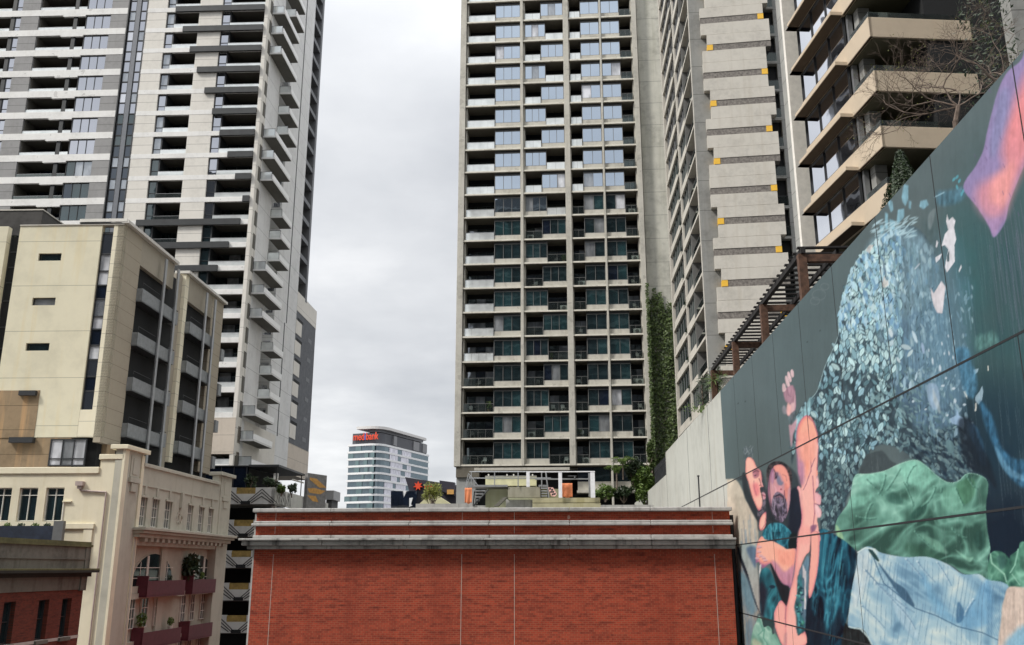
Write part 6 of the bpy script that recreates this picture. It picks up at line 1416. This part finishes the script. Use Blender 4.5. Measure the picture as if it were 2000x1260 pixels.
s0=Vector(g6.P(u2,z2-.4)); MB().bar(g6.P(u2,z2-2),tuple(s0),.06,.05,6).build('trunk',BRK,BT2)
baretree(BT2,tuple(s0),[((-.35,.2,.9),.6),((-.8,.1,.6),.55),((.2,.1,1),.6)],31,6,.018)
lw=thing('climbing_plant',g6.P(g6.at(1930,150)[0],31),'dense dark climber filling the recess behind the bare trees','climbing plant')
g7=Face(1438,42.7,1099,off=-3.2); a,zt_=g7.at(1880,10); b,zb_=g7.at(1990,200); m=MB(); r_=random.Random(4)
for i in range(1500): m.leaf(g7.P(a+(b-a)*r_.random(),zb_-1.5+(zt_-zb_+1.5)*r_.random(),r_.uniform(-.4,.4)),.05+.04*r_.random())
m.build('foliage',LF3,lw,fix=False)
# pot plants on the cream building's balconies
def pot(F,u,z,d,label,h,mat,n,sz,seed,white=False,spiky=False):
    T=thing('potted_plant',F.P(u,z,d),label,'plant'); r=random.Random(seed)
    MB().bar(F.P(u,z,d),F.P(u,z+.32,d),.14,.19,12).build('pot',WHITEF if white else BRN,T)
    m=MB(); c=F.P(u,z+.32+h*.5,d)
    for i in range(n):
        v=Vector((r.gauss(0,1),r.gauss(0,1),r.gauss(0,1))).normalized()*(r.random()**.4); m.leaf((c[0]+v.x*h*.42,c[1]+v.y*h*.42,c[2]+v.z*h*.55),sz)
    m.build('leaves',mat,T,fix=False)
pot(sc_,5.2,20.1,-.2,'leafy potted plant on the lower left maroon balcony corner',.8,LF2,160,.11,1); pot(sc_,9.6,19.9,-.1,'round shrub in a white pot on the lower maroon balcony',.55,LF2,130,.09,2,True); pot(sc_,12.4,22.9,-.2,'tall palm-like potted plant on the upper right maroon balcony',1.7,LF3,230,.26,3); pot(sc_,14.6,22.9,-.1,'low leafy potted plant beside the tall one on the upper right balcony',.5,LF2,120,.10,4); pot(sc_,9.0,22.8,-.2,'small dark potted plant on the upper left maroon balcony',.4,LF3,60,.09,6)
for i in range(7):
    u=9.3-i*.85 if i<6 else 4.3; hh=.20 if i>1 else .42; c=pf.P(u,PLZ,-.25); T=tag(MB().build('x',WHITEF) if False else thing('bedding_plant',c,['round green shrub at the left end of the navy planter','second green shrub from the left in the navy planter','small plant in the navy planter below the left window','small plant in the navy planter under the middle window','small white edged plant in the middle of the navy planter','small plant in the navy planter between the middle and right windows','last small plant at the right end of the navy planter'][i],'plant'),group='plants in the navy planter')
    m=MB(); r=random.Random(90+i)
    for k in range(70): v=Vector((r.gauss(0,1),r.gauss(0,1),abs(r.gauss(0,.8)))).normalized()*(r.random()**.4); m.leaf((c[0]+v.x*hh*1.1,c[1]+v.y*hh,c[2]+v.z*hh),.07)
    m.build('leaves',LF2 if i%2 else LF3,T,fix=False)
# shrubs on the car park deck
for i,(a,lb) in enumerate((((478,925,505,955),'grey green straggly shrub left on the car park deck'),((512,925,548,958),'brown green shrub on the car park deck under the canopy'),((540,945,560,964),'small light green shrub by the white box on the car park deck'),((562,940,580,966),'dark shrub at the right end of the car park deck planting'))):
    bushat(Face(526,92,perp(1090)),*a,lb,LF3 if i!=2 else LF2,500,.14,d=-.8,seed=120+i)
# ================================================================== FURNITURE left out on the balconies
WP=plain('white_plastic',(.72,.72,.70),.4,var=.03)
def chair_proto(mat):
    T=thing('outdoor_chair',(0,0,0),'x','chair'); 
    F0=Face(1000,1.0,1e9)
    def wb(n,x0,x1,y0,y1,z0,z1): return MB().wbox(x0,x1,y0,y1,z0,z1).build(n,mat,T)
    wb('seat',-.24,.24,-.24,.24,.42,.46)
    MB().hexa([(-.24,.22,.46),(.24,.22,.46),(.24,.26,.46),(-.24,.26,.46)],[(-.23,.32,.92),(.23,.32,.92),(.23,.35,.92),(-.23,.35,.92)]).build('backrest',mat,T)
    for x in (-.21,.21):
        for y in (-.21,.21): wb('leg',x-.02,x+.02,y-.02,y+.02,0,.42)
    return T
def table_proto(mat):
    T=thing('outdoor_table',(0,0,0),'x','table'); MB().bar((0,0,.70),(0,0,.73),.42,None,18).build('table_top',mat,T); MB().bar((0,0,0),(0,0,.70),.04,None,8).build('leg',mat,T); MB().bar((0,0,0),(0,0,.03),.24,None,14).build('base',mat,T); return T
ch=chair_proto(WP); chd=chair_proto(FRAME2); tb=table_proto(FRAME2); usedp=set()
def place(proto,F,u,z,d,rz,label,group):
    if proto.name in usedp: o=copy_tree(proto)
    else: o=proto; usedp.add(proto.name)
    o.location=F.P(u,z,d); o.rotation_euler=(0,0,rz); o['label']=label; o['group']=group
ordn=['lowest','second lowest','third lowest','fourth lowest','fifth lowest','sixth lowest','seventh lowest','eighth lowest','ninth lowest','tenth lowest','eleventh lowest','twelfth lowest']
colm=['wide left','inner left','narrow middle','right end']
def balz(k): return Z2+H2*k+.13
furn=[(0,3,20.9,ch),(1,3,21.3,ch),(2,3,21.4,ch),(3,3,21.0,ch),(4,3,21.4,ch),(6,3,21.3,ch),(7,3,21.2,ch),(0,1,12.6,ch),(2,1,11.2,ch),(2,1,12.4,ch),(7,1,9.1,ch),(7,1,8.5,tb),(3,1,9.4,chd),(5,1,9.3,tb),(5,1,8.7,chd),(4,1,12.2,chd),(1,0,1.6,chd),(1,0,2.6,tb),(2,0,1.3,ch),(2,0,2.2,tb),(0,0,3.0,ch),(0,0,2.0,tb),(3,0,2.2,chd),(6,2,14.3,chd),(5,2,14.5,ch),(3,2,14.3,ch),(1,2,14.5,ch),(10,1,12.0,ch),(8,1,11.6,chd),(9,3,21.0,chd)]
seen={}
ac=thing('air_conditioner',(0,0,0),'x','air conditioner'); MB().wbox(-.42,.42,-.16,.16,.05,.70).build('housing',WP,ac,bevel=.02); MB().bar((0,-.17,.38),(0,-.165,.38),.24,None,16).build('fan_grille',FRAME2,ac)
for k,c,wv in ((1,1,8.6),(3,3,21.4),(5,3,21.3),(8,3,21.4),(10,3,21.2),(12,3,21.3),(0,2,14.9),(4,2,14.2),(7,2,14.8),(9,1,8.6),(6,1,12.6),(11,1,8.7),(8,0,1.0),(12,0,1.1)):
    if k<12: place(ac,f2,-wv,balz(k),-.75,random.uniform(-.1,.1),f"white air conditioner on the {ordn[k]} {colm[c]} balcony of concrete tower",'air conditioners on the tower balconies')
for k,c,wv,hh in ((2,0,3.6,1.1),(4,0,1.1,.9),(6,0,3.4,.8),(4,1,11.0,.7),(8,1,12.7,.8),(5,0,2.2,.6),(1,2,14.2,.8)):
    T=thing('potted_plant',f2.P(-wv,balz(k),-.7),f"potted plant on the {ordn[k]} {colm[c]} balcony of concrete tower",'plant'); MB().bar(f2.P(-wv,balz(k),-.7),f2.P(-wv,balz(k)+.35,-.7),.14,.19,10).build('pot',BRN,T); m=MB(); r=random.Random(k*7+c); cc=f2.P(-wv,balz(k)+.35+hh*.45,-.7)
    for q in range(150): v=Vector((r.gauss(0,1),r.gauss(0,1),r.gauss(0,1))).normalized()*(r.random()**.4); m.leaf((cc[0]+v.x*hh*.4,cc[1]+v.y*hh*.4,cc[2]+v.z*hh*.5),.10)
    m.build('leaves',LF2,T,fix=False)
for k,c,wv,pr in furn:
    what='white chair' if pr is ch else ('dark chair' if pr is chd else 'round table'); key=(k,c,what); seen[key]=seen.get(key,0)+1
    place(pr,f2,-wv,balz(k),-.95,random.uniform(-.6,.6),f"{what} on the {ordn[k]} {colm[c]} balcony of concrete tower"+(', right one' if seen[key]>1 else ''),'furniture on the tower balconies')
for k,a,what,pr in ((19,'', 'white chair',ch),):
    pass
for i,(j,w_) in enumerate(((20,'lowest'),(19,'second lowest'),(18,'third lowest'))):
    zb=94.95-Q*j+.22; place(ch,s1,3.0,zb,.9,1.2,f'white chair on the {w_} stepped side balcony of the left tower','chairs on the stepped side balconies')
# ================================================================== CITY BEHIND THE VIEWER (seen in the windows as reflections), plus one added light blocker
bt=thing('glass_tower',(-10,-120,0),'dark glass tower standing behind the viewer, seen only in window reflections','building')
GM=plain('dark_tower_cladding',(.05,.055,.06),.5); 
MB().wbox(-52,34,-150,-120,0,166).build('walls',GM,bt)
m=MB()
for i in range(40): z=4+i*4.0; m.wbox(-52.1,34.1,-119.95,-119.7,z,z+1.1)
m.build('floor_bands',plain('tower_band',(.16,.17,.17),.6),bt)
bt2=thing('stone_tower',(-115,-110,0),'grey tower standing behind the viewer on the left, seen only in reflections','building')
MB().wbox(-158,-72,-140,-110,0,172).build('walls',GM,bt2)

bt3=thing('sky_blocker',(30,-25,0),'added dark tower behind the viewer on the right, blocking sky light, out of the picture','building')  # unseen tower added to keep sky light off the sandy balcony fronts
MB().wbox(12,60,-45,-9,0,95).build('walls',GM,bt3)  # body of the added sky blocker
m=MB()
for i in range(22): z=4+i*4.0; m.wbox(11.7,60.2,-8.95,-8.7,z,z+1.1)
m.build('floor_bands',MAT['tower_band'],bt3)  # bands on the added sky blocker
